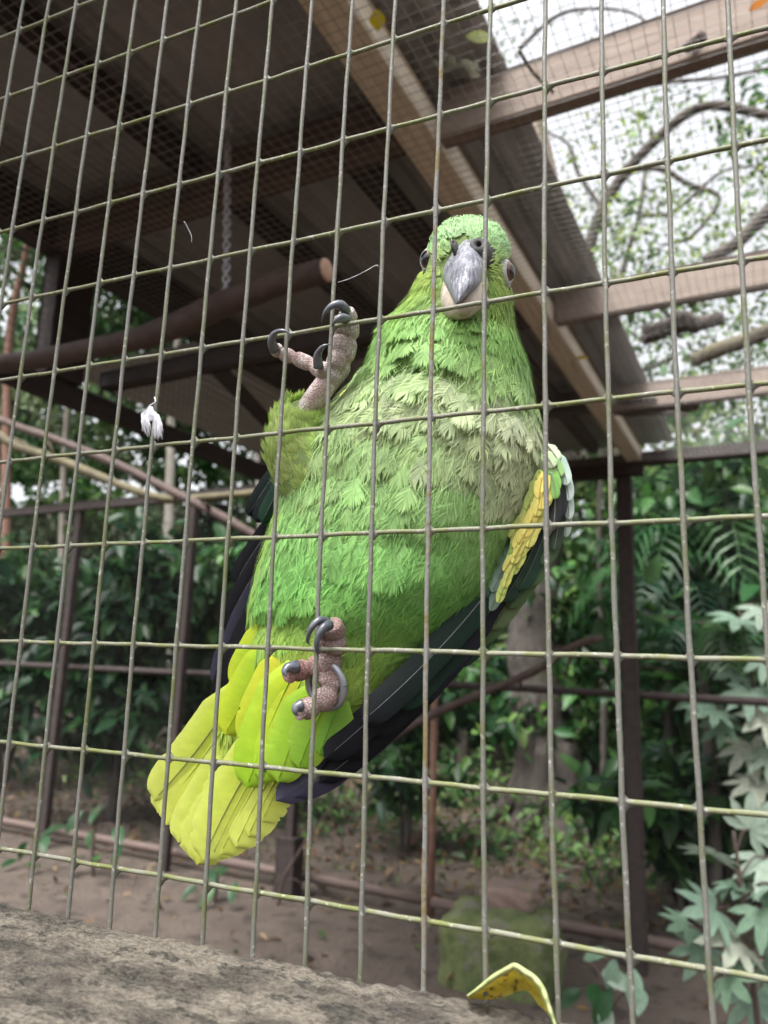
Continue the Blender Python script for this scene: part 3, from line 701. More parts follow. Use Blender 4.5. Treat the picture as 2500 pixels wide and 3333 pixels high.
def ell_mesh(key, col):
    if key in ell_me: return ell_me[key]
    b = MB(); n = 9; v = []
    for i in range(n):
        u = i / (n - 1); w_ = .24 * math.sin(math.pi * min(1, u * .98 + .02)) ** .75
        z = .12 * u - .35 * u * u
        v += [(-w_, u, z + .05 * w_ / .2), (0, u, z - .015), (w_, u, z + .05 * w_ / .2)]
    b.add(v, [q for i in range(n - 1) for q in ((3 * i, 3 * i + 1, 3 * i + 4, 3 * i + 3), (3 * i + 1, 3 * i + 2, 3 * i + 5, 3 * i + 4))], col)
    me = b.mesh('leaf'); me.materials.append(M['leaf']); ell_me[key] = me; return me
def leaf_at(parent, me, P, tip, nz, size, name='leaf'):
    o = link(name, me, parent)
    y = nrm(tip); x = nrm(np.cross(y, nz)); z = np.cross(x, y)
    mm = Matrix.Identity(4)
    for i in range(3): mm[i][0], mm[i][1], mm[i][2], mm[i][3] = x[i] * size, y[i] * size, z[i] * size, P[i]
    o.matrix_basis = mm; o.matrix_parent_inverse = Matrix.Translation(-Vector(parent.location)); return o
pale_l = [(0.30, 0.38, 0.30), (0.20, 0.30, 0.22), (0.15, 0.24, 0.16), (0.42, 0.45, 0.36)]
def lobed_plant(px, Yp, leaves, label, seed, kind='lobed', foot=None, size=.16):
    r2 = np.random.default_rng(seed); a = atS(px, 2600, 1, Yp); base = S(a[0], Yp, 0); base[2] = ground_z(base[0], base[1]) - .02
    o = empty('lobed_leaf_plant' if kind == 'lobed' else 'leafy_plant', base, label, 'plant')
    P = [S(*atS(x, y, 1, Yp + r2.uniform(-.12, .12))) for x, y, s, k in leaves]
    top = max(p[2] for p in P); b = MB()
    spine = curve([base, base * .5 + np.array([P[0][0], P[0][1], top]) * .5 + [.04, 0, 0], np.array([np.mean([p[0] for p in P]), np.mean([p[1] for p in P]), top])], 14)
    b.tube(spine, np.linspace(.014, .006, 14), 7)
    for p in P:
        s0 = spine[int(np.argmin(np.abs(spine[:, 2] - (p[2] - .06))))]; b.tube(curve([s0, (s0 + p) / 2 + [0, 0, .03], p], 8), .004, 5)
    b.build('stem', M['branch'], o)
    for (x, y, s, k), p in zip(leaves, P):
        out = nrm(np.array([p[0] - base[0], p[1] - base[1], 0]) + r2.normal(size=3) * .25 + np.array([0, -.5, 0]))
        nz = nrm(np.array([0, -.65, .75]) + r2.normal(size=3) * .25)
        me = lob_mesh(('l', k), np.array(pale_l[k])) if kind == 'lobed' else ell_mesh(('e', k), np.array((pale_l + GD)[k]))
        leaf_at(o, me, p, out + np.array([0, 0, -.35]), nz, size * s)
    return o
lobed_plant(2440, 2.75, [(2330, 2960, 1.0, 1), (2430, 2880, 1.1, 1), (2500, 2790, 1.2, 0), (2310, 2780, .9, 0), (2440, 2700, 1.0, 0), (2380, 2860, .9, 2), (2480, 2960, 1.0, 2), (2290, 3080, .9, 1), (2400, 3060, 1.1, 3), (2490, 3120, 1., 1), (2370, 3180, .9, 2), (2450, 3240, 1., 1), (2240, 3010, .8, 2), (2530, 2880, 1.1, 1)],
            'lobed-leaf plant with pale grey-green leaves rising from the aviary floor', 91)
lobed_plant(2520, 4.6, [(2440, 2420, 1.6, 3), (2500, 2330, 1.5, 3), (2470, 2540, 1.6, 3), (2400, 2010, 1.4, 1), (2480, 1980, 1.3, 0), (2390, 2190, 1.3, 1), (2330, 2310, 1.3, 1), (2440, 2250, 1.3, 1), (2270, 2270, 1.1, 2), (2500, 2130, 1.3, 1), (2360, 2350, 1.2, 2), (2520, 2450, 1.4, 0)],
            'lobed-leaf plant with creamy white upper leaves just outside the fence', 92)
lobed_plant(1980, 2.35, [(1900, 3130, .9, 2), (1960, 3160, 1.0, 0), (2000, 3120, .9, 1), (1990, 3220, 1.0, 5), (1930, 3200, .9, 5), (2060, 3150, 1., 2), (2090, 3220, .9, 1), (1960, 3250, .9, 0), (1890, 3220, .9, 4)],
            'small leafy plant with smooth pale leaves beside the mossy block', 93, kind='ell', size=.11)
lobed_plant(330, 3.7, [(270, 2640, 1, 4), (340, 2620, 1, 5), (300, 2700, 1, 6), (220, 2690, 1, 4), (380, 2690, 1, 5), (330, 2780, .9, 6), (270, 2790, .9, 4), (400, 2750, .9, 5)], 'dark-leaved sapling standing at the foot of the back fence', 94, kind='ell', size=.17)
lobed_plant(720, 3.75, [(680, 2830, 1, 4), (740, 2820, 1, 5), (700, 2890, .9, 6), (770, 2870, .9, 5), (640, 2880, .8, 4)], 'dark-leaved seedling below the yellow tail, beside the fence post', 95, kind='ell', size=.15)
lobed_plant(120, 3.6, [(90, 2740, 1, 4), (150, 2720, 1, 5), (60, 2800, .9, 4), (130, 2820, .9, 6)], 'dark-leaved seedling beside the netting post foot', 96, kind='ell', size=.16)

# ------------------------------------------------------------------ mossy block on the floor
def rock(name, c, h, mat, parent, seed, amp=.05):
    r2 = np.random.default_rng(seed); n = 15; b = MB(); v = []; f = []
    for ax in range(3):
        for s_ in (-1, 1):
            g = np.linspace(-1, 1, n); A, B = np.meshgrid(g, g); q = np.zeros((n, n, 3)); q[..., ax] = s_; q[..., (ax + 1) % 3] = A * s_; q[..., (ax + 2) % 3] = B
            p = q.reshape(-1, 3); rr_ = np.linalg.norm(p, axis=1)[:, None]; k = (np.abs(p) ** 6).sum(1)[:, None] ** (1 / 6)
            p = p / k
            d = 1 + amp * (fbm(p[:, 0] * 2 + p[:, 2] * 1.7 + seed, p[:, 1] * 2 + p[:, 2] * 1.3 + seed) - .45)[:, None] * 2.4
            b.add(p * d * h + c, grid_faces(n, n))
    return b.build(name, mat, parent)
bc = atS(1590, 3240, 2, 0.0); B0 = S(bc[0], bc[1] + .2, 0)
blk = empty('mossy_block', B0, 'mossy green stone block with a smaller reddish stone on top', 'stone block')
rock('block', B0 + [0, 0, .12], np.array([.27, .2, .20]), M['moss'], blk, 5, .09)
rock('top_stone', B0 + [.02, .08, .355], np.array([.13, .12, .055]), M['stonered'], blk, 8, .10)
# ------------------------------------------------------------------ the parrot
M['plume'] = material('plumage', (0.10, 0, 0), scale=300, rough=0.62, attr=True, trans=0.18, spec=0.28)
M['vane'] = material('feather_vane', (0.10, 0, 0), scale=120, rough=0.5, attr=True, trans=0.15, spec=0.3, uvlines=0.03, uvfreq=4700)
M['vanedark'] = material('dark_feather_vane', (0.15, 0, 0), scale=120, rough=0.55, attr=True, trans=0.0, spec=0.16, uvlines=0.12, uvfreq=5200)
M['underdown'] = material('under_down', (0.12, 0.18, 0.055), (0.17, 0.23, 0.075), scale=150, rough=0.9)
M['beak'] = material('grey_horn', (0.12, 0.125, 0.16), (0.26, 0.265, 0.31), scale=140, lo=.44, hi=.56, rough=0.45, bump=0.9, bscale=260, stretch=(3, 3, .45), c3=(0.46, 0.46, 0.48), c3lo=0.55, c3scale=210, bdist=.0010)
M['beaklow'] = material('pale_horn', (0.46, 0.39, 0.32), (0.36, 0.30, 0.25), scale=160, rough=0.5, bump=0.2, stretch=(2, 2, .6), c3=(.68, .62, .55), c3lo=.58)
M['cere'] = material('dark_cere', (0.018, 0.017, 0.018), (0.06, 0.058, 0.06), scale=350, rough=0.7, bump=0.5, bdist=.0004)
M['claw'] = material('dark_claw', (0.045, 0.05, 0.065), (0.11, 0.115, 0.14), scale=160, rough=0.25, spec=.6, c3=(.25, .25, .27), c3lo=.66)
M['band'] = material('leg_band_metal', (0.33, 0.34, 0.37), (0.24, 0.25, 0.28), scale=60, rough=0.35, metal=.6)
M['eyeskin'] = material('white_eye_skin', (0.62, 0.63, 0.65), (0.50, 0.50, 0.52), scale=260, rough=0.7, bump=.4, bdist=.0004)
M['eye'] = material('eye', (0.0, 0, 0), scale=100, rough=0.06, attr=True, spec=.8)
# scaly grey-pink foot skin: cells with dark creases
mt = bpy.data.materials.new('foot_skin'); mt.use_nodes = True; t = mt.node_tree; N = t.nodes; L = t.links; bs = N['Principled BSDF']; bs.inputs['Roughness'].default_value = .65
tc = N.new('ShaderNodeTexCoord'); vo = N.new('ShaderNodeTexVoronoi'); vo.feature = 'DISTANCE_TO_EDGE'; vo.inputs['Scale'].default_value = 640; L.new(tc.outputs['Object'], vo.inputs['Vector'])
no = N.new('ShaderNodeTexNoise'); no.inputs['Scale'].default_value = 110; L.new(tc.outputs['Object'], no.inputs['Vector'])
q = N.new('ShaderNodeValToRGB'); e = q.color_ramp.elements; e[0].position = .36; e[0].color = (.34, .25, .235, 1); e[1].position = .62; e[1].color = (.50, .45, .44, 1); L.new(no.outputs[0], q.inputs[0])
rr_ = N.new('ShaderNodeMapRange'); rr_.inputs['From Max'].default_value = .16; rr_.inputs['To Min'].default_value = .35; L.new(vo.outputs['Distance'], rr_.inputs['Value'])
mx = N.new('ShaderNodeMix'); mx.data_type = 'RGBA'; L.new(rr_.outputs[0], mx.inputs[0]); mx.inputs[6].default_value = (.22, .165, .155, 1); L.new(q.outputs[0], mx.inputs[7]); 
at_ = N.new('ShaderNodeAttribute'); at_.attribute_name = 'Col'
mx2 = N.new('ShaderNodeMix'); mx2.data_type = 'RGBA'; mx2.blend_type = 'MULTIPLY'; mx2.inputs[0].default_value = 1; L.new(mx.outputs[2], mx2.inputs[6]); L.new(at_.outputs['Color'], mx2.inputs[7]); L.new(mx2.outputs[2], bs.inputs['Base Color'])
bp = N.new('ShaderNodeBump'); bp.inputs['Strength'].default_value = .8; bp.inputs['Distance'].default_value = .0007; L.new(rr_.outputs[0], bp.inputs['Height']); L.new(bp.outputs[0], bs.inputs['Normal'])
M['foot'] = mt

parrot = empty('parrot', D(700, 1450, .03), 'green parrot clinging upright to the wire mesh with its grey beak towards us', 'parrot')
RINGS = np.array([
 (978, 503, 1046, 502, .062, .010), (944, 523, 1079, 530, .060, .022), (929, 556, 1092, 562, .058, .027), (918, 594, 1098, 604, .058, .029),
 (902, 627, 1098, 642, .058, .031), (876, 672, 1101, 692, .060, .034), (840, 717, 1112, 739, .062, .038), (822, 772, 1131, 789, .064, .044),
 (806, 832, 1141, 852, .066, .049), (765, 892, 1157, 922, .067, .052), (705, 952, 1168, 987, .068, .054), (668, 1022, 1152, 1060, .067, .054),
 (650, 1092, 1130, 1122, .066, .054), (625, 1162, 1098, 1192, .065, .053), (602, 1232, 1062, 1262, .063, .052), (586, 1302, 1000, 1332, .061, .049),
 (574, 1362, 930, 1402, .058, .043), (562, 1422, 868, 1462, .053, .035), (540, 1482, 812, 1522, .047, .026), (516, 1540, 756, 1568, .042, .018), (495, 1590, 705, 1606, .039, .011)])
NR = len(RINGS)
_rc = curve(RINGS, 201)
def ring(t): 
    x = np.clip(t / (NR - 1), 0, 1) * 200; i = min(int(x), 199); f = x - i; return _rc[i] * (1 - f) + _rc[i + 1] * f
_tab = []
for i in range(201):
    q = _rc[i]; sk = np.interp(i / 200 * (NR - 1), [0, 4, 8, 11], [.009, .009, .005, 0]); Lp = D(q[0], q[1], q[4] - sk); Rp = D(q[2], q[3], q[4] + sk); _tab.append(np.concatenate([(Lp + Rp) / 2, (Rp - Lp) / 2, [q[5]]]))
_tab = np.array(_tab); _T = np.gradient(_tab[:, :3], axis=0)
_B = np.cross(_tab[:, 3:6], _T); _B /= np.linalg.norm(_B, axis=1)[:, None]
_B *= np.where(_B[:, 1:2] > 0, -1, 1)
_B[:45] = _B[45:46] * (np.linspace(0, 1, 45)[:, None]) + nrm(np.array([-RW[2][0], -RW[2][1], 0])) * (1 - np.linspace(0, 1, 45)[:, None]); _B /= np.linalg.norm(_B, axis=1)[:, None]
_tab = np.concatenate([_tab, _B], 1)
def surf(t, th):
    x = min(max(t / (NR - 1), 0), 1) * 200; i = min(int(x), 199); f = x - i; q = _tab[i] * (1 - f) + _tab[i + 1] * f
    c, s_ = math.cos(th), math.sin(th); e = .88
    fo = 1 + .075 * (float(vnoise(t * 1.1 + 31, th * 1.6 + 40)) - .5) + .032 * math.exp(-((t - 8.4) / 2.4) ** 2) * math.sin(t * 4.6 + 1.3 * math.sin(th * 2.3 + t) + 5.0 * float(vnoise(t * .8 + 7, th * 1.6 + 11)))
    if t > 4.4: q = q.copy(); q[6] = q[6] * (1 + (fo - 1) * min(1, t - 4.4))
    return q[:3] + q[3:6] * math.copysign(abs(s_) ** e, s_) + q[7:10] * q[6] * math.copysign(abs(c) ** e, c) * (1.0 if c > 0 else .95)
def frame(t, th):
    P = surf(t, th); a = surf(t + .08, th) - surf(t - .08, th); b_ = surf(t, th + .04) - surf(t, th - .04)
    T_ = nrm(a); n_ = nrm(np.cross(b_, a)); 
    q = _tab[int(min(max(t / (NR - 1), 0), 1) * 200)]
    if n_ @ (P - q[:3]) < 0: n_ = -n_
    return P, T_, n_, np.linalg.norm(a) / .16, np.linalg.norm(b_) / .08

# one continuous body: trunk, neck and head, thighs, shanks and toes
body = MB(); nth = 48; nt_ = 120
V = [surf(t, th) for t in np.linspace(0, NR - 1, nt_) for th in np.arange(nth) / nth * 2 * math.pi]
F = [(i * nth + j, i * nth + (j + 1) % nth, (i + 1) * nth + (j + 1) % nth, (i + 1) * nth + j) for i in range(nt_ - 1) for j in range(nth)]
F += [tuple(range(nth)), tuple((nt_ - 1) * nth + j for j in range(nth))]
body.add(V, F)
def toe(pl, r0, r1, pads, col=(1, 1, 1), n=14):
    pts = curve([D(*q) for q in pl], 64); u = np.linspace(0, 1, 64)
    fr_ = (u * pads) % 1.0; rad = (r0 + (r1 - r0) * u) * .92 * (1.0 - .26 * np.exp(-(np.minimum(fr_, 1 - fr_) / .15) ** 2) * (u > .04))
    rad = rad * np.where(u > .93, np.sqrt(np.clip(1 - ((u - .93) / .075) ** 2, .05, 1)), 1)
    body.tube(pts, rad, n, col=np.array(col), up=(0, -1, 0), mi=1)
    return pts
claws = []
def claw(pl, r0):
    pts = curve([D(*q) for q in pl], 16); b = MB(); b.tube(pts, r0 * .82 * (1 - np.linspace(0, 1, 16) ** 1.25 * .97), 10, flat=1.15, up=(0, -1, 0)); claws.append(b)
# raised foot
thigh1 = curve([D(745, 1080, .050), D(695, 1025, .040), D(660, 965, .031), D(655, 915, .025), D(668, 882, .0195)], 16)
body.tube(thigh1, np.interp(np.linspace(0, 1, 16), [0, .45, .75, 1], [.030, .022, .014, .0068]), 14, mi=0)
toe([(648, 922, .027), (664, 890, .021), (684, 858, .016), (702, 832, .0125), (714, 808, .011)], .0070, .0058, 1, (1.5, 1.5, 1.5))
toe([(704, 835, .014), (720, 800, .0105), (730, 770, .0095), (736, 735, .0095), (739, 705, .0085), (737, 680, .005)], .0058, .0043, 4.5)
toe([(712, 825, .016), (738, 790, .014), (750, 750, .0135), (756, 715, .012), (754, 690, .008), (744, 668, .003)], .0055, .0046, 4)
claw([(748, 672, .002), (736, 658, -.003), (716, 661, -.006), (701, 677, -.006), (694, 700, -.003)], .0030)
claw([(752, 692, .003), (738, 686, -.003), (724, 694, -.005), (716, 706, -.003)], .0028)
toe([(708, 812, .013), (682, 794, .0105), (650, 778, .0095), (622, 768, .009), (602, 760, .0075), (592, 748, .004)], .0044, .0036, 4, (1.18, 1.12, 1.1))
claw([(594, 756, .004), (587, 738, -.001), (593, 720, -.004), (612, 714, -.005), (632, 724, -.003)], .0030)
toe([(712, 818, .013), (700, 802, .008), (690, 790, .004)], .0052, .0042, 1)
claw([(688, 792, .002), (686, 768, -.002), (697, 749, -.005), (715, 743, -.004)], .0030)
# gripping foot
thigh2 = curve([D(760, 1400, .055), D(742, 1440, .045), D(722, 1462, .034), D(712, 1462, .024)], 12)
body.tube(thigh2, np.linspace(.020, .0075, 12), 14, mi=0)
toe([(735, 1462, .040), (718, 1465, .026), (708, 1455, .016), (706, 1440, .012)], .0066, .0062, 1, (.66, .56, .54))
toe([(706, 1452, .013), (714, 1420, .0115), (722, 1392, .0100), (722, 1366, .007), (712, 1344, .0025)], .0064, .0055, 3, (.68, .58, .55))
toe([(702, 1450, .013), (703, 1415, .0115), (706, 1388, .0095), (704, 1362, .006), (700, 1346, .002)], .0058, .0046, 3, (.60, .50, .47))
claw([(706, 1342, .001), (688, 1340, -.004), (671, 1359, -.006), (664, 1384, -.004), (671, 1394, -.002)], .0024)
claw([(712, 1350, -.002), (697, 1358, -.0065), (685, 1383, -.0075), (684, 1405, -.006), (689, 1418, -.003)], .0027)
toe([(706, 1446, .013), (682, 1440, .010), (656, 1446, .008), (634, 1453, .006), (622, 1456, .003)], .0056, .0046, 2.5, (.74, .52, .49))
claw([(640, 1440, .003), (622, 1442, -.001), (615, 1452, -.0035), (620, 1461, -.004)], .0036)
toe([(708, 1450, .013), (716, 1478, .0115), (704, 1506, .0095), (680, 1524, .0075), (656, 1533, .005), (646, 1534, .003)], .0062, .0048, 3.5, (.74, .62, .60))
claw([(650, 1524, .000), (640, 1529, -.002), (639, 1540, -.003), (645, 1546, -.002)], .0034)
body_o = body.build('body', [M['underdown'], M['foot']], parrot)
for b in claws: b.build('claw', M['claw'], parrot)
# leg band
ax = nrm(np.array([.18, .95, .25])); c = D(704, 1479, .0125); a1 = nrm(np.cross(ax, [0, 0, 1])); a2 = np.cross(ax, a1)
b = MB(); th = np.linspace(0, 2 * math.pi, 33)
b.tube([c + .0098 * (math.cos(q) * a1 + math.sin(q) * a2 * 1.05) for q in th], .0017, 10, cap=False, flat=1.0, up=ax); tag(b.build('leg_band', M['band'], parrot), 'dull grey metal leg band')

# beak
def horn(name, rows, mat, ridge):
    R_ = curve(np.array(rows, float), 26); b = MB(); n = 26; v = []
    for q in R_:
        w_ = max(q[2] * 1.12, .5); Lp = D(q[0] - w_, q[1], q[3] + q[4]); Rp = D(q[0] + w_, q[1], q[3] + q[4]); C_ = (Lp + Rp) / 2; A_ = (Rp - Lp) / 2
        for j in range(n):
            a = 2 * math.pi * j / n; cx, sx = math.cos(a), math.sin(a)
            dy = q[4] * math.copysign(abs(cx) ** ridge, cx)
            v.append(C_ + A_ * math.copysign(abs(sx) ** 1.0, sx) + nrm(CAM - C_) * dy)
    k = len(R_); f = [(i * n + j, i * n + (j + 1) % n, (i + 1) * n + (j + 1) % n, (i + 1) * n + j) for i in range(k - 1) for j in range(n)]
    f += [tuple(range(n)), tuple((k - 1) * n + j for j in range(n))]
    b.add(v, f); return b.build(name, mat, parrot)
horn('upper_beak', [(1010, 510, 11, .034, .010), (1009, 525, 19, .024, .018), (1007, 546, 31, .015, .024), (1004, 572, 41, .0095, .026), (1001, 598, 40, .0072, .024), (999, 616, 33, .0066, .019), (994, 634, 20, .0070, .013), (990, 648, 10, .0078, .008), (987, 657, 3, .0095, .003)], M['beak'], 1.35)
horn('lower_beak', [(1003, 588, 40, .024, .014), (1003, 605, 45, .0185, .017), (1001, 630, 46, .0145, .018), (998, 655, 42, .013, .016), (994, 673, 34, .0145, .013), (990, 685, 24, .018, .009), (988, 692, 10, .023, .004)], M['beaklow'], .9)
for cx, cy, s_ in ((981, 527, -1), (1035, 531, 1)):
    b = MB(); c = D(cx, cy, .0275 + .002 * s_); n = 14
    x_ = nrm(D(cx + 10, cy, .031) - c); z_ = nrm(D(cx, cy - 10, .031) - c); y_ = np.array([0, -1, 0])
    v = []; ks = [(0, -.0030), (.0012, -.0022), (.0017, .0012), (.0026, .0022), (.0046, .0014), (.0068, -.0022), (.0088, -.008)]
    for rr2, h in ks:
        for j in range(n):
            a = 2 * math.pi * j / n; v.append(c + x_ * rr2 * math.cos(a) * .95 + z_ * rr2 * 1.2 * math.sin(a) + y_ * h)
    b.add(v, [(i * n + j, i * n + (j + 1) % n, (i + 1) * n + (j + 1) % n, (i + 1) * n + j) for i in range(len(ks) - 1) for j in range(n)] + [tuple(range(n))])
    b.build('nostril', M['cere'], parrot)
# eyes
def sphere_cap(b, c, axis, R, a0, a1, colf, n=24, k=14):
    z_ = nrm(axis); x_ = nrm(np.cross(z_, [0, 0, 1])); y_ = np.cross(z_, x_); v = []; cl = []
    for i in range(k):
        a = a0 + (a1 - a0) * i / (k - 1)
        for j in range(n):
            p = 2 * math.pi * j / n; v.append(c + R * (math.sin(a) * (math.cos(p) * x_ + math.sin(p) * y_) + math.cos(a) * z_)); cl.append(colf(math.degrees(a)))
    b.add(v, [(i * n + j, i * n + (j + 1) % n, (i + 1) * n + (j + 1) % n, (i + 1) * n + j) for i in range(k - 1) for j in range(n)], np.array(cl))
def eyecol(a):
    if a < 38: return (.003, .003, .004)
    if a < 42: return (.04, .018, .012)
    if a < 52: return (.12, .048, .03)
    if a < 60: return (.10, .05, .04)
    return (.03, .03, .03)
for cx, cy, Yd, s_ in ((931, 561, .046, -1), (1089, 588, .0525, 1)):
    c = D(cx, cy, Yd); axv = nrm(RW[0] * s_ * .90 - RW[2] * (.50 if s_ > 0 else .62) + np.array([0, 0, -.05]))
    b = MB(); sphere_cap(b, c, axv, .0056, 0.0, 2.2, eyecol, 28, 40); b.build('eye', M['eye'], parrot)
    # bare white skin: an uneven almond ring lying close to the cheek
    z_ = nrm(axv); x_ = nrm(np.cross(z_, [0, 0, 1])); y_ = np.cross(x_, z_); v = []; n = 30
    for rr2, h in ((.0042, .0030), (.0048, .0033), (.0058, .0022), (.0072, .0004), (.0086, -.0020), (.010, -.0050)):
        for j in range(n):
            p = 2 * math.pi * j / n; sp = 1 + .10 * math.sin(2 * p + 1) + (.22 if math.sin(p) < -.3 else 0) * (rr2 > .007)
            v.append(c + x_ * rr2 * math.cos(p) * sp + y_ * rr2 * math.sin(p) * sp * 1.08 + z_ * (h - .0001))
    b = MB(); b.add(v, [(i * n + j, i * n + (j + 1) % n, (i + 1) * n + (j + 1) % n, (i + 1) * n + j) for i in range(5) for j in range(n)]); b.build('eye_skin', M['eyeskin'], parrot)

# ---- contour feathers
def contour(seed, nb=11, W=.92, gap=.8, curl=.05, var=.10):
    r2 = np.random.default_rng(seed); V = []; F = []; C_ = []; Tl = []
    for s_ in (-1, 1):
        for i in range(nb):
            u = i / (nb - 1); ys = .06 + .66 * i / nb; y2 = ys + .66 / nb * 1.06
            ph = math.radians(-38 + 124 * u ** .9) ; k = 1 + var * .7 * r2.normal()
            ex_, ey_ = s_ * W / 2 * math.cos(ph) * k, (.5 + .5 * math.sin(ph)) * (1 + var * .45 * r2.normal())
            d = np.array([ex_, ey_ - ys]); ln = np.linalg.norm(d); pn = np.array([-d[1], d[0]]) / ln * s_
            w_ = W * .86 / nb * gap * r2.uniform(.8, 1.1); bend = curl * s_
            m_ = np.array([0, (ys + y2) / 2]) + d * .58 + np.array([bend * .5, -.02])
            i0 = len(V); zc = lambda x, y: -.55 * x * x / W + .10 * y - .22 * y * y
            jz = .014 * r2.normal(); kb = float(np.clip(1 + var * r2.normal(), .6, 1.4))
            Tl.append(r2.normal() * var * 1.2)
            for (x, y, f) in ((0, ys, 0), (0, y2, 0), (m_[0] + pn[0] * w_, m_[1] + pn[1] * w_, .58), (m_[0] - pn[0] * w_, m_[1] - pn[1] * w_, .58), (ex_, ey_, 1.0)):
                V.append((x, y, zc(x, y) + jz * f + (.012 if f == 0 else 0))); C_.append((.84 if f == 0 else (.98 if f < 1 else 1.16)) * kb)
            F += [(i0, i0 + 3, i0 + 2), (i0, i0 + 2, i0 + 1), (i0 + 3, i0 + 4, i0 + 2)]
    V = np.array(V); cr = lambda t_: np.cross(V[t_[1], :2] - V[t_[0], :2], V[t_[2], :2] - V[t_[0], :2])
    F = [t_ if cr(t_) > 0 else t_[::-1] for t_ in F]
    return V, F, np.array(C_), np.repeat(Tl, 5)
PROTO = [contour(100 + k, 22, 1.0, .82, .03, .09) for k in range(9)]
PROTO_S = [contour(200 + k, 12, .80, .80, .05, .12) for k in range(6)]
PROTO_R = [contour(300 + k, 20, 1.05, .66, .12, .10) for k in range(7)]           # ruffled, open barbs
def place(mb_, protos, items):
    by = {}
    for it in items: by.setdefault(it[-1] % len(protos), []).append(it)
    for k, its in by.items():
        V, F, C_, Tl = protos[k]
        P = np.array([i[0] for i in its]); X_ = np.array([i[1] for i in its]); Y_ = np.array([i[2] for i in its]); Z_ = np.array([i[3] for i in its])
        Ls = np.array([i[4] for i in its]); Ws = np.array([i[5] for i in its]); cl = np.array([i[6] for i in its]); cv = np.array([i[7] for i in its]); NB = np.array([i[8] for i in its])
        zz = V[None, :, 2] * cv[:, None]
        v = P[:, None] + Ws[:, None, None] * V[None, :, 0:1] * X_[:, None] + Ls[:, None, None] * (V[None, :, 1:2] * Y_[:, None] + zz[..., None] * Z_[:, None])
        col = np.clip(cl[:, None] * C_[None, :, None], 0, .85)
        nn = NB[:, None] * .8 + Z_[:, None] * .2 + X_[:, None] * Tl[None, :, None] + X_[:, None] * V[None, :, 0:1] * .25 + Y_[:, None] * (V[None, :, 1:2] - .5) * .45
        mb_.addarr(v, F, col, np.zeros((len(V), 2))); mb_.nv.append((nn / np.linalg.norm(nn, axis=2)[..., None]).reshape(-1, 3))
fr = np.random.default_rng(17)
def tone(c):
    c = np.asarray(c) * 1.0 + .018; return mixc(c, np.full(3, c @ [.25, .65, .10]), .10)
def mixc(a, b_, f): return np.asarray(a) * (1 - f) + np.asarray(b_) * f
cCROWN, cCHEEK, cTHROAT, cNECK = lin(150, 192, 128), lin(152, 178, 66), lin(112, 150, 62), lin(126, 176, 78)
cBREAST, cPALE, cBELLY, cLOW, cFLANK, cVENT = lin(158, 188, 116), lin(196, 204, 164), lin(126, 180, 88), lin(116, 186, 78), lin(166, 198, 72), lin(180, 206, 62)
def colour(t, th, P):
    x, y = pixd(P); s_ = math.sin(th)
    key = [(0, cCROWN), (2.2, cCROWN), (3.4, cCHEEK), (5.2, mixc(cCHEEK, cNECK, .5)), (6.5, cNECK), (8.0, mixc(cNECK, cBREAST, .5)), (9.2, mixc(cBREAST, cPALE, .45)), (10.5, cBREAST), (12, mixc(cBREAST, cBELLY, .6)), (13.5, cBELLY), (15, cLOW), (16.3, mixc(cLOW, cVENT, .35)), (17.5, cVENT), (21, cVENT)]
    for (a, ca), (b_, cb) in zip(key, key[1:]):
        if a <= t <= b_: c = mixc(ca, cb, (t - a) / (b_ - a)); break
    if 9 < t < 11.8 and s_ > .3: c = mixc(c, cPALE, min(1, (s_ - .3) * 1.6) * .8)
    if 12.5 < t < 17 and s_ < -.55: c = mixc(c, cFLANK, min(1, (-s_ - .55) * 2.4))
    if 14 < t < 18.5 and s_ > .45: c = mixc(c, lin(100, 165, 64), .35)
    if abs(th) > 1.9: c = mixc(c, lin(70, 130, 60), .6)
    if 3.8 < t < 6 and abs(s_) < .45: c = mixc(c, cTHROAT, .7)
    return c
groups = {'head_feathers': [], 'neck_feathers': [], 'breast_feathers': [], 'belly_feathers': []}
BK = D(1003, 590, .03)
t = 0.25
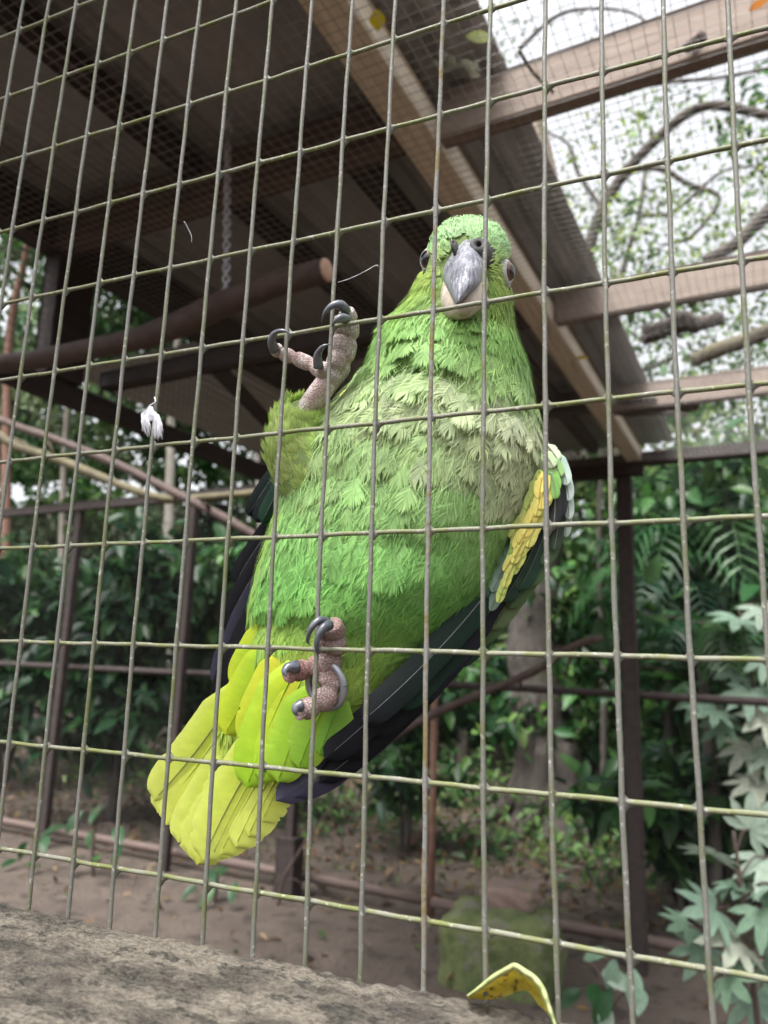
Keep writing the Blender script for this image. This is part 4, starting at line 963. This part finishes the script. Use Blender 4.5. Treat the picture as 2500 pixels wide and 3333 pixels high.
while t < NR - 1.2:
    _, _, _, lt, _ = frame(t, 0.0)
    if t < 4.6: Lf, Wf = .0068 + .0005 * t, .0050 + .0005 * t
    elif t < 8: Lf, Wf = .0085 + (t - 4.6) * .0030, .0072 + (t - 4.6) * .0026
    elif t < 12.2: Lf, Wf = .0190, .0145
    elif t < 16: Lf, Wf = .0170, .0135
    else: Lf, Wf = .0225, .0145
    step = Lf * (.36 if t > 4.6 else .42)
    thl = -math.pi; odd = fr.random()
    th = -math.pi + odd * .1
    while th < math.pi:
        P, T_, n_, l1, l2 = frame(t, th)
        dth = Wf * .46 / max(l2, .004)
        tj = t + fr.normal() * .16 * step / lt; thj = th + fr.normal() * .14 * dth
        th += dth
        if abs(thj) > 2.2 and fr.random() < .45: continue
        P, T_, n_, l1, l2 = frame(max(.05, tj), thj)
        x, y = pixd(P)
        if tj < 5.2 and abs(thj) < 1.3:
            hb = ((x - 1003) / (46 if y > 560 else 18 + (y - 505) * .50)) ** 2 + ((y - 600) / 88) ** 2
            if hb < 1 or (abs(abs(x - 1008) - 27) < 12 and abs(y - 529) < 11): continue
        d = T_
        if tj < 5.5:
            rd = P - BK; rd = rd - n_ * (rd @ n_); wgt = np.clip((5.5 - tj) / 2.5, 0, 1); d = nrm(nrm(rd) * wgt + T_ * (1 - wgt) * 1.0)
        if tj < 5.5 and abs(thj) < 2.4:
            hit = False
            for qq in (P, P + d * Lf * .5, P + d * Lf):
                x, y = pixd(qq)
                if ((x - 921) / 15) ** 2 + ((y - 560) / 30) ** 2 < 1 or ((x - 1093) / 14) ** 2 + ((y - 588) / 34) ** 2 < 1: hit = True
            if hit: continue
        yaw = fr.normal() * (.14 if tj < 6 else .11)
        ruff = math.exp(-((tj - 9.6) / 2.0) ** 2)
        yaw += fr.normal() * .32 * ruff
        side = np.cross(n_, d); d = nrm(d * math.cos(yaw) + side * math.sin(yaw))
        lift = .08 + .07 * fr.random() + .22 * ruff * fr.random()
        if tj < 5: lift += .10
        if tj > 15.5: lift = .14 + .06 * fr.random()
        Y_ = nrm(d + n_ * lift); X_ = nrm(np.cross(Y_, n_)); Z_ = np.cross(X_, Y_)
        c = colour(tj, thj, P) * (1 + (.045 + .06 * ruff) * fr.normal()) * (1 + .02 * fr.normal(size=3)) * (1 + .22 * (vnoise(x * .025, y * .025) - .5))
        if fr.random() < .15 * ruff: c = mixc(c, cPALE, .4)
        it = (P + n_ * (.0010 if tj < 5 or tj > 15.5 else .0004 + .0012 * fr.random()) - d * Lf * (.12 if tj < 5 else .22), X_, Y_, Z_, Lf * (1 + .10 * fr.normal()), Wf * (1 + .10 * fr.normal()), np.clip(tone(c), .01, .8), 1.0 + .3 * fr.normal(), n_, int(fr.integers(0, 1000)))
        g = 'head_feathers' if tj < 4.6 else 'neck_feathers' if tj < 8 else 'breast_feathers' if tj < 12.2 else 'belly_feathers'
        groups[g].append(it + (ruff,))
    t += step / lt
for g, its in groups.items():
    mb_ = MB()
    a = [i[:-1] for i in its if i[-1] < .35 or fr.random() > i[-1] * .75]; ids = {id(q[0]) for q in a}
    bR = [i[:-1] for i in its if id(i[0]) not in ids]
    place(mb_, PROTO_S if g == 'head_feathers' else PROTO, a)
    if bR: place(mb_, PROTO_R, bR)
    o = mb_.build(g, M['plume'], parrot); tag(o, kind='stuff')
# loose barbs lying over the plumage, too fine to tell apart
hb_ = MB(); HV = []; HC = []; HN = []
def loose(t_, th_, n_len, cfac):
    P, T_, n_, l1, l2 = frame(t_, th_); x, y = pixd(P)
    if t_ < 5.2 and abs(th_) < 1.3 and (((x - 1003) / (48 if y > 560 else 34)) ** 2 + ((y - 600) / 100) ** 2 < 1): return
    if t_ < 5.5 and (((x - 921) / 22) ** 2 + ((y - 560) / 40) ** 2 < 1 or ((x - 1093) / 20) ** 2 + ((y - 588) / 44) ** 2 < 1): return
    d = T_
    if t_ < 5.5:
        rd = P - BK; rd = rd - n_ * (rd @ n_); wgt = np.clip((5.5 - t_) / 2.5, 0, 1); d = nrm(nrm(rd) * wgt + T_ * (1 - wgt))
    side = np.cross(n_, d); ruff = math.exp(-((t_ - 9.6) / 2.0) ** 2); yw = fr.normal() * (.30 + .25 * ruff); d = nrm(d + side * yw)
    h = .0016 + .0016 * fr.random() + .002 * ruff * fr.random(); q0 = P + n_ * h; cv = fr.normal() * .15
    pts = [q0, q0 + d * n_len * .5 + side * cv * n_len * .2 + n_ * n_len * .05, q0 + d * n_len + side * cv * n_len * .7 + n_ * n_len * (.02 + .06 * fr.random())]
    w_ = side * .00024 * fr.uniform(.7, 1.3); c = np.clip(tone(colour(t_, th_, P)) * cfac, .01, .8)
    HV.append([pts[0] - w_, pts[0] + w_, pts[1] - w_ * .8, pts[1] + w_ * .8, pts[2]]); HC.append([c * .95, c * .95, c, c, c * 1.1]); HN.append([n_] * 5)
for k in range(10500):
    t_ = fr.uniform(.4, 17.6); th_ = fr.uniform(-1.9, 1.9)
    loose(t_, th_, (.0045 if t_ < 4.6 else .0085) * fr.uniform(.7, 1.3), float(np.clip(1 + .20 * fr.normal(), .55, 1.5)))
hb_.addarr(np.array(HV), [(0, 3, 1), (0, 2, 3), (2, 4, 3)], np.array(HC), np.zeros((5, 2))); hb_.nv.append(np.array(HN).reshape(-1, 3))
tag(hb_.build('loose_barbs', M['plume'], parrot), kind='stuff')
# thigh tufts
def tube_feathers(name, pts, rad, c0, c1, n, Lf, Wf, seed, rev=False):
    r2 = np.random.default_rng(seed); its = []; T = np.gradient(pts, axis=0); k = len(pts)
    for i in range(n):
        u = r2.random() * (k - 1.01); j = int(u); f = u - j; p = pts[j] * (1 - f) + pts[j + 1] * f; tt = nrm(T[j] * (1 - f) + T[j + 1] * f); R_ = rad[j] * (1 - f) + rad[j + 1] * f
        a = r2.random() * 2 * math.pi; e1 = nrm(np.cross(tt, [.3, 1, .2])); e2 = np.cross(tt, e1); n_ = math.cos(a) * e1 + math.sin(a) * e2
        d = nrm(tt + r2.normal(size=3) * .14); Y_ = nrm(d + n_ * r2.uniform(.06, .22)); X_ = nrm(np.cross(Y_, n_)); Z_ = np.cross(X_, Y_)
        c = mixc(c0, c1, r2.random()) * (1 + .1 * r2.normal())
        its.append((p + n_ * R_ * .85 - d * Lf * .3, X_, Y_, Z_, Lf * r2.uniform(.8, 1.2), Wf * r2.uniform(.8, 1.2), np.clip(tone(c), .01, .8), 1.0, n_, int(r2.integers(0, 999))))
    b = MB(); place(b, PROTO, its); tag(b.build(name, M['plume'], parrot), kind='stuff')
tube_feathers('thigh_feathers', thigh1[:13], np.interp(np.linspace(0, .8, 13), [0, .45, .75, .93], [.030, .022, .014, .008]), lin(166, 200, 92), lin(190, 208, 118), 950, .0150, .0105, 51)
tube_feathers('thigh_feathers', thigh2[:9], np.linspace(.020, .009, 9), lin(150, 190, 70), lin(190, 205, 130), 150, .012, .009, 52)

# ---- long feathers, each one a part
def big(name, base, tip, W, c0, c1, parent, bow=0.0, camber=.12, mat='vane', side=0.0, ragged=0.0, seed=1, tipr=.22, dip=0.0, edge=None, shaft=(.25, .25, .2), both=False):
    r2 = np.random.default_rng(seed); base = np.asarray(base); tip = np.asarray(tip); ax = tip - base; Ln = np.linalg.norm(ax); y_ = ax / Ln
    vw = nrm(CAM - (base + tip) / 2); x_ = nrm(np.cross(y_, vw)); z_ = np.cross(x_, y_)
    if side: x_, z_ = nrm(x_ * math.cos(side) + z_ * math.sin(side)), nrm(z_ * math.cos(side) - x_ * math.sin(side))
    nv, nu = 40, 9; v = []; cl = []; uv = []
    for i in range(nv):
        f = i / (nv - 1)
        w_ = W / 2 * min(1, .35 + f / .38) if f < .25 else W / 2 * (1 if f < 1 - tipr else math.sqrt(max(0, 1 - ((f - 1 + tipr) / tipr) ** 2)) ** .85)
        w_ = max(w_, W * .012); rowc = 1 + .012 * r2.normal(); nt = [(-.22 * r2.random() * w_ if mat == 'vane' and f > .5 and r2.random() < .06 else 0) for _ in (0, 1)]
        for j in range(nu):
            u = (j / (nu - 1) * 2 - 1); uu = u + .10 * (1 - abs(u))
            rg = ragged * W * (r2.random() - .5) * (abs(u) ** 3) * (1 if f > .3 else .3)
            back = -.10 * Ln * 0 - abs(u) * w_ * .0
            p = base + y_ * (f * Ln + back + ragged * .4 * W * (r2.random() - .5) * (f > .9)) + x_ * (u * w_ + rg + (nt[0] if j == nu - 1 else -nt[1] if j == 0 else 0) + bow * Ln * 4 * f * (1 - f)) + z_ * (-camber * W * u * u + dip * Ln * 4 * f * (1 - f) + .0002 * (j == nu // 2))
            c = mixc(c0, c1, f) * (1 + .03 * r2.normal()) * rowc
            if edge is not None: c = mixc(c, edge, abs(u) ** 3 * .8 if u > 0 or both else 0)
            v.append(p); cl.append(np.clip(c * (.92 if mat == 'vane' else .5) + (.01 if mat == 'vane' else .0), .002, .85)); uv.append((f * Ln - abs(u) * w_ * .9, 0))
    b = MB(); b.add(v, grid_faces(nu, nv), np.array(cl), np.array(uv))
    sh = [base + y_ * f * Ln + x_ * (bow * Ln * 4 * f * (1 - f)) + z_ * (dip * Ln * 4 * f * (1 - f) + .0003) for f in np.linspace(0, .95, 14)]
    b.tube(sh, np.linspace(.00042, .00014, 14), 5, col=np.array(shaft)); return b.build(name, M[mat], parent)
PXM = .000235                                             # metres per display pixel at the bird
LIME, LIMEP, LIMEG, YEL = lin(196, 212, 48), lin(208, 218, 100), lin(160, 208, 44), lin(214, 212, 58)
tails = [((520, 1478), (332, 1728), 84, .0260, LIME, LIMEP), ((532, 1486), (340, 1756), 84, .0280, LIMEG, LIMEP), ((540, 1496), (358, 1782), 82, .0298, LIME, LIMEP), ((550, 1515), (384, 1820), 80, .0316, LIME, LIMEP), ((560, 1545), (408, 1848), 80, .0330, LIME, LIMEP), ((570, 1560), (426, 1868), 80, .0345, LIMEP, LIMEP),
         ((604, 1560), (438, 1858), 92, .0250, LIME, LIMEP), ((615, 1572), (456, 1854), 86, .0268, LIME, LIMEP), ((626, 1582), (476, 1846), 84, .0284, LIMEG, LIMEP), ((640, 1590), (508, 1830), 80, .0300, LIMEP, LIMEP), ((650, 1598), (536, 1806), 74, .0314, LIMEP, LIMEP), ((658, 1604), (566, 1774), 66, .0328, LIMEP, LIMEP)]
for k, (a, e_, w_, Yd, c0, c1) in enumerate(tails):
    big('tail_feather', D(*a, Yd + .006), D(*e_, Yd), w_ * 1.18 * PXM, mixc(c0, LIMEG, .25), mixc(c1, YEL, .12 * (k % 3)), parrot, bow=-.03 if k < 6 else .03, camber=.05, ragged=.008 if k not in (4, 5) else .10, seed=400 + k, tipr=.24, edge=mixc(c1, lin(222, 228, 140), .3), both=True, shaft=(.25, .24, .10) if k in (0, 6) else c1 * .95)
cov = [((585, 1345), (508, 1486), 56, .022, LIMEG, LIME), ((602, 1385), (486, 1588), 70, .0185, LIMEG, LIME), ((645, 1430), (533, 1702), 86, .0150, LIME, LIMEG), ((684, 1480), (600, 1690), 78, .0175, LIMEG, lin(150, 190, 50)), ((630, 1400), (530, 1610), 70, .0165, YEL, LIME), ((660, 1450), (566, 1690), 76, .0165, YEL, LIMEG),
       ((592, 1320), (548, 1410), 46, .020, lin(170, 196, 70), LIME), ((712, 1500), (645, 1660), 70, .019, lin(146, 188, 56), lin(130, 176, 46)), ((625, 1130), (584, 1225), 26, .050, lin(120, 205, 80), lin(130, 205, 80)), ((612, 1180), (590, 1262), 30, .052, lin(130, 200, 80), LIME), ((615, 1410), (505, 1560), 60, .0195, LIME, LIMEG), ((740, 1510), (690, 1630), 62, .0215, lin(120, 170, 60), lin(116, 168, 50))]
for k, (a, e_, w_, Yd, c0, c1) in enumerate(cov):
    big('undertail_covert', D(*a, Yd + .005), D(*e_, Yd + .004), w_ * 1.22 * PXM, c0, c1, parrot, bow=.02, dip=.012, camber=.07, edge=mixc(c1, lin(212, 222, 90), .25), both=True, ragged=.006, seed=430 + k, tipr=.36, shaft=c1 * .9)
# wings
BLK, BLU, DGR, TEAL, OLV = lin(24, 24, 32), lin(74, 72, 94), lin(30, 66, 48), lin(28, 84, 62), lin(84, 112, 70)
wingR = empty('wing', D(1180, 1000, .06), None, None); wingR.parent = parrot; wingR.matrix_parent_inverse = Matrix.Translation(-parrot.location)
wingL = empty('wing', D(660, 1000, .09), None, None); wingL.parent = parrot; wingL.matrix_parent_inverse = Matrix.Translation(-parrot.location)
def wpart(w_): return w_
prim = [((1110, 1235), (595, 1730), 70, .060, BLK, lin(96, 94, 118), -.050), ((1112, 1228), (634, 1722), 68, .0625, BLK, BLU, -.052), ((1114, 1222), (690, 1690), 56, .065, BLK, BLK, -.050), ((1116, 1216), (742, 1640), 56, .067, BLK, BLK, -.045), ((1118, 1210), (800, 1590), 56, .069, BLK, BLK, -.04), ((1120, 1205), (860, 1530), 56, .0705, BLK, DGR, -.035), ((1085, 1240), (700, 1640), 60, .058, BLK, BLK, -.03), ((1090, 1230), (780, 1560), 60, .057, DGR, BLK, -.03)]
for k, (a, e_, w_, Yd, c0, c1, bw) in enumerate(prim):
    big('flight_feather', D(*a, Yd + .002), D(*e_, Yd - .034), w_ * PXM, c0, c1, wingR, bow=bw, camber=.08, mat='vanedark', ragged=.015, seed=500 + k, tipr=.14, shaft=(.16, .16, .18))
sec = [((1205, 1075), (985, 1442), 52, .074, OLV, DGR), ((1210, 1070), (1030, 1395), 50, .072, OLV, OLV), ((1212, 1060), (1062, 1360), 48, .070, OLV, lin(110, 130, 90)), ((1215, 1060), (1100, 1315), 46, .0685, lin(70, 100, 70), OLV), ((1214, 1050), (1140, 1268), 44, .067, lin(60, 95, 70), OLV), ((1216, 1045), (1172, 1220), 40, .0655, DGR, OLV), ((1190, 1100), (1120, 1275), 36, .063, DGR, DGR), ((1175, 1120), (1085, 1300), 36, .062, BLK, DGR)]
for k, (a, e_, w_, Yd, c0, c1) in enumerate(sec):
    big('flight_feather', D(*a, Yd), D(*e_, Yd - .003), w_ * PXM * 1.05, c0, c1, wingR, bow=-.04, camber=.12, mat='vane', ragged=.03, seed=520 + k, tipr=.2, edge=lin(150, 165, 130), shaft=(.16, .16, .14))
gcov = [((1110, 1130), (1048, 1300), 34, .054, TEAL, TEAL), ((1100, 1150), (1040, 1330), 36, .056, TEAL, lin(120, 160, 140)), ((1120, 1160), (1062, 1280), 30, .053, DGR, lin(150, 175, 160)), ((1085, 1190), (1020, 1360), 36, .058, TEAL, TEAL), ((1070, 1230), (985, 1392), 38, .059, TEAL, DGR), ((1060, 1270), (950, 1420), 40, .060, DGR, BLK), ((1110, 1200), (1058, 1320), 26, .0545, DGR, lin(140, 165, 150))]
for k, (a, e_, w_, Yd, c0, c1) in enumerate(gcov):
    big('covert', D(*a, Yd), D(*e_, Yd), w_ * PXM, c0, c1, wingR, camber=.15, mat='vane', seed=540 + k, tipr=.25)
# yellow carpal edge: short overlapping coverts
r2 = np.random.default_rng(77)
path = curve([(1176, 1020), (1170, 1060), (1150, 1110), (1128, 1165), (1108, 1215), (1090, 1262)], 16); halfw = np.interp(np.arange(16), [0, 5, 15], [13, 15, 6])
for i in range(16):
    for s_ in (-1, 0, 1):
        if i > 11 and abs(s_) > .9: continue
        p = path[i] + np.array([s_ * halfw[i] * .9, s_ * halfw[i] * .3]) + r2.normal(size=2) * 2; dr = path[min(i + 1, 15)] - path[max(i - 1, 0)]; dr = dr / np.linalg.norm(dr) + r2.normal(size=2) * .08
        f = np.clip(.35 * abs(s_) + (.25 if s_ < 0 else 0) + .7 * max(0, (i - 7) / 8) + .1 * r2.normal(), 0, 1); c = mixc(lin(228, 210, 110), lin(140, 180, 92), f); yo = .0015 * abs(s_)
        big('covert', D(*p, .0490 + yo - .0003 * (i % 2)), D(*(p + dr * (54 if i < 9 else 40)), .0480 + yo), (25 if i < 9 else 18) * PXM, c * .9, c, wingR, camber=.06, seed=600 + i * 4 + int(s_ * 3), tipr=.5, edge=mixc(c, lin(90, 130, 60), .25), both=True, shaft=c * .7)
b = MB(); b.tube([D(*q, .0555) for q in path], halfw * PXM * .9, 12, flat=.5, up=(0, -1, 0), col=(.3, .32, .08)); b.build('wing_edge', M['underdown'], wingR)
# pale outer coverts at the bend
for k, (a, e_, w_, c0, c1, Yd) in enumerate([((1190, 985), (1212, 1030), 22, lin(120, 165, 100), lin(150, 190, 110), .052), ((1186, 1000), (1204, 1060), 22, lin(120, 175, 90), lin(140, 190, 90), .051), ((1190, 1020), (1200, 1078), 20, lin(110, 165, 80), lin(130, 180, 90), .050), ((1200, 975), (1226, 1048), 26, lin(150, 180, 160), lin(196, 214, 204), .054),
     ((1206, 990), (1230, 1082), 26, lin(180, 200, 190), lin(205, 220, 212), .057), ((1212, 1020), (1230, 1122), 24, lin(170, 192, 182), lin(200, 216, 208), .060), ((1216, 1050), (1222, 1160), 24, BLK, lin(190, 205, 196), .0625), ((1204, 1030), (1210, 1120), 26, BLK, BLK, .0555), ((1196, 1050), (1196, 1140), 26, lin(46, 60, 50), BLK, .0535), ((1208, 1080), (1196, 1190), 26, BLK, lin(60, 80, 60), .060),
     ((1172, 975), (1196, 1010), 26, lin(170, 195, 140), lin(190, 205, 170), .050), ((1180, 960), (1206, 995), 24, lin(190, 205, 170), lin(205, 215, 190), .053)]):
    big('covert', D(*a, Yd), D(*e_, Yd), w_ * PXM, c0, c1, wingR, camber=.15, seed=700 + k, tipr=.35, bow=-.03)
# other wing: dark quills behind the left flank, and its bend above the raised foot
lw = [((655, 950), (536, 1114), 40, .080, DGR, BLK), ((662, 965), (552, 1128), 40, .078, DGR, BLK), ((650, 985), (566, 1130), 40, .076, DGR, DGR), ((668, 985), (541, 1116), 34, .088, DGR, BLK), ((660, 1050), (506, 1262), 50, .086, BLK, BLK), ((655, 1090), (484, 1360), 56, .084, BLK, BLK), ((650, 1130), (464, 1482), 60, .082, BLK, BLU), ((650, 1160), (470, 1520), 60, .080, BLK, BLK), ((650, 1200), (492, 1500), 64, .078, BLK, BLK), ((660, 1010), (585, 1150), 46, .083, DGR, DGR), ((655, 1080), (570, 1240), 46, .081, DGR, BLK), ((650, 1130), (545, 1330), 50, .079, lin(30, 60, 44), BLK)]
for k, (a, e_, w_, Yd, c0, c1) in enumerate(lw):
    big('flight_feather', D(*a, Yd), D(*e_, Yd - .008), w_ * PXM * 1.05, c0, c1, wingL, bow=.03, camber=.1, mat='vanedark', ragged=.03, seed=740 + k, tipr=.18, shaft=(.10, .10, .12))
for k, (a, e_, w_, c0, c1) in enumerate([((812, 800), (756, 848), 34, lin(110, 150, 60), lin(170, 195, 80)), ((806, 822), (736, 872), 36, lin(200, 205, 80), lin(222, 205, 70)), ((812, 840), (740, 890), 34, lin(160, 195, 60), lin(190, 210, 70)), ((810, 786), (768, 826), 26, lin(90, 130, 60), lin(150, 175, 100)), ((800, 850), (745, 905), 34, lin(140, 180, 70), lin(170, 200, 90)), ((812, 792), (776, 806), 16, lin(150, 165, 160), lin(190, 200, 195))]):
    big('covert', D(*a, .050), D(*e_, .038 - .001 * k), w_ * PXM * 1.1, c0, c1, wingL, camber=.2, seed=780 + k, tipr=.35)
# ------------------------------------------------------------------ small things
# white down feather caught on a wire
r2 = np.random.default_rng(5)
fz = empty('down_feather', D(328, 870, -.002), 'small white down feather snagged on an upright wire', 'feather')
b = MB()
def strand(b, P, w0, col):
    P = curve(P, 7); T = np.gradient(P, axis=0); v = []
    for i, p in enumerate(P):
        x_ = nrm(np.cross(T[i], RW[2])); w_ = w0 * (1 - i / 6.3); v += [p - x_ * w_, p + x_ * w_]
    b.add(v, [(2 * i, 2 * i + 1, 2 * i + 3, 2 * i + 2) for i in range(6)], col)
for k in range(150):
    lf = k % 5 < 2
    a0 = (325 + r2.uniform(-3, 3), 878 + r2.uniform(0, 30)); ang = r2.random()
    if lf: e_ = (308 + ang * 16 + r2.normal() * 2, 915 + r2.uniform(0, 36) * (.5 + ang * .5)); m_ = (306 + ang * 14, 896 + r2.uniform(-4, 10))
    else: e_ = (330 + ang * 24 + r2.normal() * 2, 928 + r2.uniform(0, 26) * (.6 + .4 * (1 - abs(ang - .5)))); m_ = (333 + ang * 12, 900 + r2.uniform(-4, 10))
    y0 = -.0022 - .002 * r2.random() if not lf else -.001 + .004 * r2.random()
    strand(b, [D(a0[0], a0[1], y0), D(m_[0], m_[1], y0 - .001), D((m_[0] + e_[0]) / 2 + r2.normal() * 2, (m_[1] + e_[1]) / 2, y0 - .001), D(e_[0], e_[1], y0)], .00045, (1, 1, 1))
tag(b.build('barbs', M['white'], fz, smooth=False), kind='stuff')
b = MB(); b.tube(curve([D(334, 858, -.0018), D(336, 868, -.002), D(327, 874, -.0022), D(321, 880, -.002), D(326, 892, -.0022), D(331, 915, -.0024)], 16), .0004, 5); b.build('quill', M['white'], fz)

# curled dead leaf on the rail
M['deadleaf'] = material('yellow_dead_leaf', (0.50, 0.36, 0.03), (0.40, 0.36, 0.05), scale=120, rough=0.55, bump=.5, bscale=400, c3=(0.12, 0.05, 0.015), c3lo=0.55, c3scale=300, trans=.25, bdist=.0006)
M['leaflip'] = material('leaf_underside', (0.42, 0.44, 0.20), (0.30, 0.38, 0.15), scale=90, rough=0.6, bump=.4, bscale=500, c3=(0.16, 0.11, 0.05), c3lo=0.62, c3scale=200, trans=.1, bdist=.0006)
lo_ = empty('fallen_leaf', D(1110, 2160, -.006), 'curled yellow and green dead leaf lying on the timber rail', 'leaf')
A = curve([(1008, 2150), (1030, 2133), (1060, 2108), (1090, 2090), (1112, 2080), (1136, 2093), (1160, 2110), (1178, 2135), (1188, 2165), (1197, 2195), (1203, 2216)], 44)
Bc = curve([(1012, 2156), (1040, 2159), (1070, 2157), (1098, 2150), (1122, 2140), (1140, 2142), (1153, 2156), (1163, 2170), (1176, 2182), (1190, 2198), (1200, 2216)], 44)
YA = np.interp(np.arange(44), [0, 16, 43], [-.006, -.012, -.018]); YB = np.interp(np.arange(44), [0, 16, 30, 43], [-.003, .0005, -.004, -.017])
v = []; nu = 9
for i in range(44):
    for j in range(nu):
        f = j / (nu - 1); q = A[i] * (1 - f) + Bc[i] * f; bulge = math.sin(math.pi * f) * .004
        v.append(D(q[0], q[1], YA[i] * (1 - f) + YB[i] * f + bulge + .0005 * r2.normal()))
b = MB(); b.add(v, grid_faces(nu, 44)); b.build('blade', M['deadleaf'], lo_)
v = []
for i in range(44):
    w_ = 15 * math.sin(math.pi * min(.97, .06 + i / 43 * .9)) ** .6 + 2
    nrm2 = np.array([-(A[min(i + 1, 43)] - A[max(i - 1, 0)])[1], (A[min(i + 1, 43)] - A[max(i - 1, 0)])[0]]); nrm2 = nrm2 / np.linalg.norm(nrm2)
    for j in range(7):
        a = j / 6 * 3.6 - .3; q = A[i] + nrm2 * (w_ * .5 * (1 - math.cos(a)) * .9); v.append(D(q[0], q[1] - 1, YA[i] - .0030 * math.sin(a) - .0008 + .0004 * math.sin(i * 1.3)))
b = MB(); b.add(v, grid_faces(7, 44)); b.build('rolled_edge', M['leaflip'], lo_)

# leaves and sticks lying on the wire ceiling
def ceil_leaf(px, py, size, col, ang, label, z=ZB + .0):
    me = MB(); n = 9; v = []
    for i in range(n):
        u = i / (n - 1); w_ = .30 * math.sin(math.pi * min(1, u * .96 + .02)) ** .8
        v += [(-w_, u - .5, .10 * u * u + .08 * w_), (0, u - .5, .02), (w_, u - .5, .06 * u + .12 * w_)]
    v = np.array(v) * size; c, s_ = math.cos(ang), math.sin(ang); R_ = np.array([[c, -s_, 0], [s_, c, 0], [0, 0, 1]])
    P = atz(px, py, z); me.add(v @ R_.T + P + [0, 0, .004], [q for i in range(n - 1) for q in ((3 * i, 3 * i + 1, 3 * i + 4, 3 * i + 3), (3 * i + 1, 3 * i + 2, 3 * i + 5, 3 * i + 4))], col)
    o = empty('fallen_leaf', P, label, 'leaf'); me.build('blade', M['leafmat'], o); return o
ceil_leaf(1228, 75, .05, (.75, .62, .04), .4, 'small yellow leaf resting on the wire ceiling under the pale beam')
ceil_leaf(1892, 1170, .065, (.75, .55, .02), 1.2, 'bright yellow leaf on the wire ceiling further along the pale beam')
ceil_leaf(2470, 22, .035, (.40, .16, .04), .9, 'small orange-brown leaf on the wire ceiling before the nearest cross beam')
ceil_leaf(2150, 1470, .07, (.45, .22, .12), .2, 'reddish-brown leaf on the wire ceiling above the back beam')
ceil_leaf(1560, 130, .05, (.30, .34, .14), 2.0, 'dull green leaf on the wire ceiling beside the pale beam')
# a crumpled dry leaf clump
P0 = atz(1490, 230, ZB); o = empty('dry_leaf_clump', P0, 'crumpled pale dry leaf cluster caught on the wire ceiling', 'leaf')
for k in range(6):
    b = MB(); n = 8; a = r2.uniform(0, 6.28); v = []
    for i in range(n):
        u = i / (n - 1); c_ = P0 + np.array([math.cos(a) * .045 * u + .01 * r2.normal() * .2, math.sin(a) * .045 * u, .012 + .02 * math.sin(3 * u + k) * u]); w_ = .011 * math.sin(math.pi * (u * .9 + .05)); sdv = np.array([-math.sin(a), math.cos(a), .5 * math.sin(4 * u + k)])
        v += [c_ - sdv * w_, c_ + sdv * w_]
    b.add(v, [(2 * i, 2 * i + 1, 2 * i + 3, 2 * i + 2) for i in range(n - 1)], (.36, .36, .27)); b.build('leaf_scrap', M['leafmat'], o)
def stick(pl, r0, mat, label, z=ZB + .02, parts=()):
    P = curve([atz(x, y, z) for x, y in pl], 14); o = empty('stick', P[0], label, 'stick')
    b = MB(); b.tube(P, r0 * (1 + .12 * r2.normal(size=14)), 9); b.build('wood', M[mat], o)
    for q, rr3 in parts:
        P = curve([atz(x, y, z + .01) for x, y in q], 12); b = MB(); b.tube(P, rr3 * (1 + .15 * r2.normal(size=12)), 8); b.build('bark_strip', M[mat], o)
    return o
stick([(2095, 1105), (2200, 1070), (2355, 1035)], .020, 'bark', 'broken dark stick with a knob lying on the wire ceiling', parts=(([(2095, 1075), (2180, 1050), (2215, 1030)], .016), ([(2205, 1030), (2235, 1045), (2265, 1060)], .028)))
stick([(2265, 1170), (2330, 1140), (2420, 1110), (2520, 1070), (2640, 1030)], .026, 'yellowtwig', 'longer orange-brown mossy stick on the wire ceiling')
stick([(2000, 1335), (2090, 1325), (2180, 1320), (2275, 1320)], .026, 'bark', 'rough bundle of bark lying on the wire ceiling by the third cross beam', parts=(([(2030, 1350), (2130, 1345), (2235, 1350)], .012), ([(2010, 1310), (2100, 1300), (2160, 1312)], .016)))
stick([(1690, 165), (1735, 235), (1800, 300)], .0035, 'yellowtwig', 'thin yellow straw stalk leaning on the wire ceiling', z=ZB + .004)
stick([(2230, 160), (2270, 130), (2290, 115)], .010, 'branch', 'short dark forked twig on the wire ceiling before the nearest cross beam', parts=(([(2255, 140), (2285, 145)], .006),))
# spider silk between the wires
for pl, lb in (([(730, 610, .000), (760, 600, .003), (790, 585, .002), (812, 573, .0), (818, 576, .0)], 'frayed spider thread strung between two wires beside the raised foot'), ([(398, 478, .012), (412, 505, .012), (414, 519, .012), (413, 524, .012)], 'fine hanging spider thread with a speck beside the chain')):
    P = curve([D(*q) for q in pl], 14); o = empty('spider_thread', P[0], lb, 'thread'); b = MB(); b.tube(P, .00011 * (1 + .5 * r2.random(14)), 4); b.build('silk', M['white'], o)
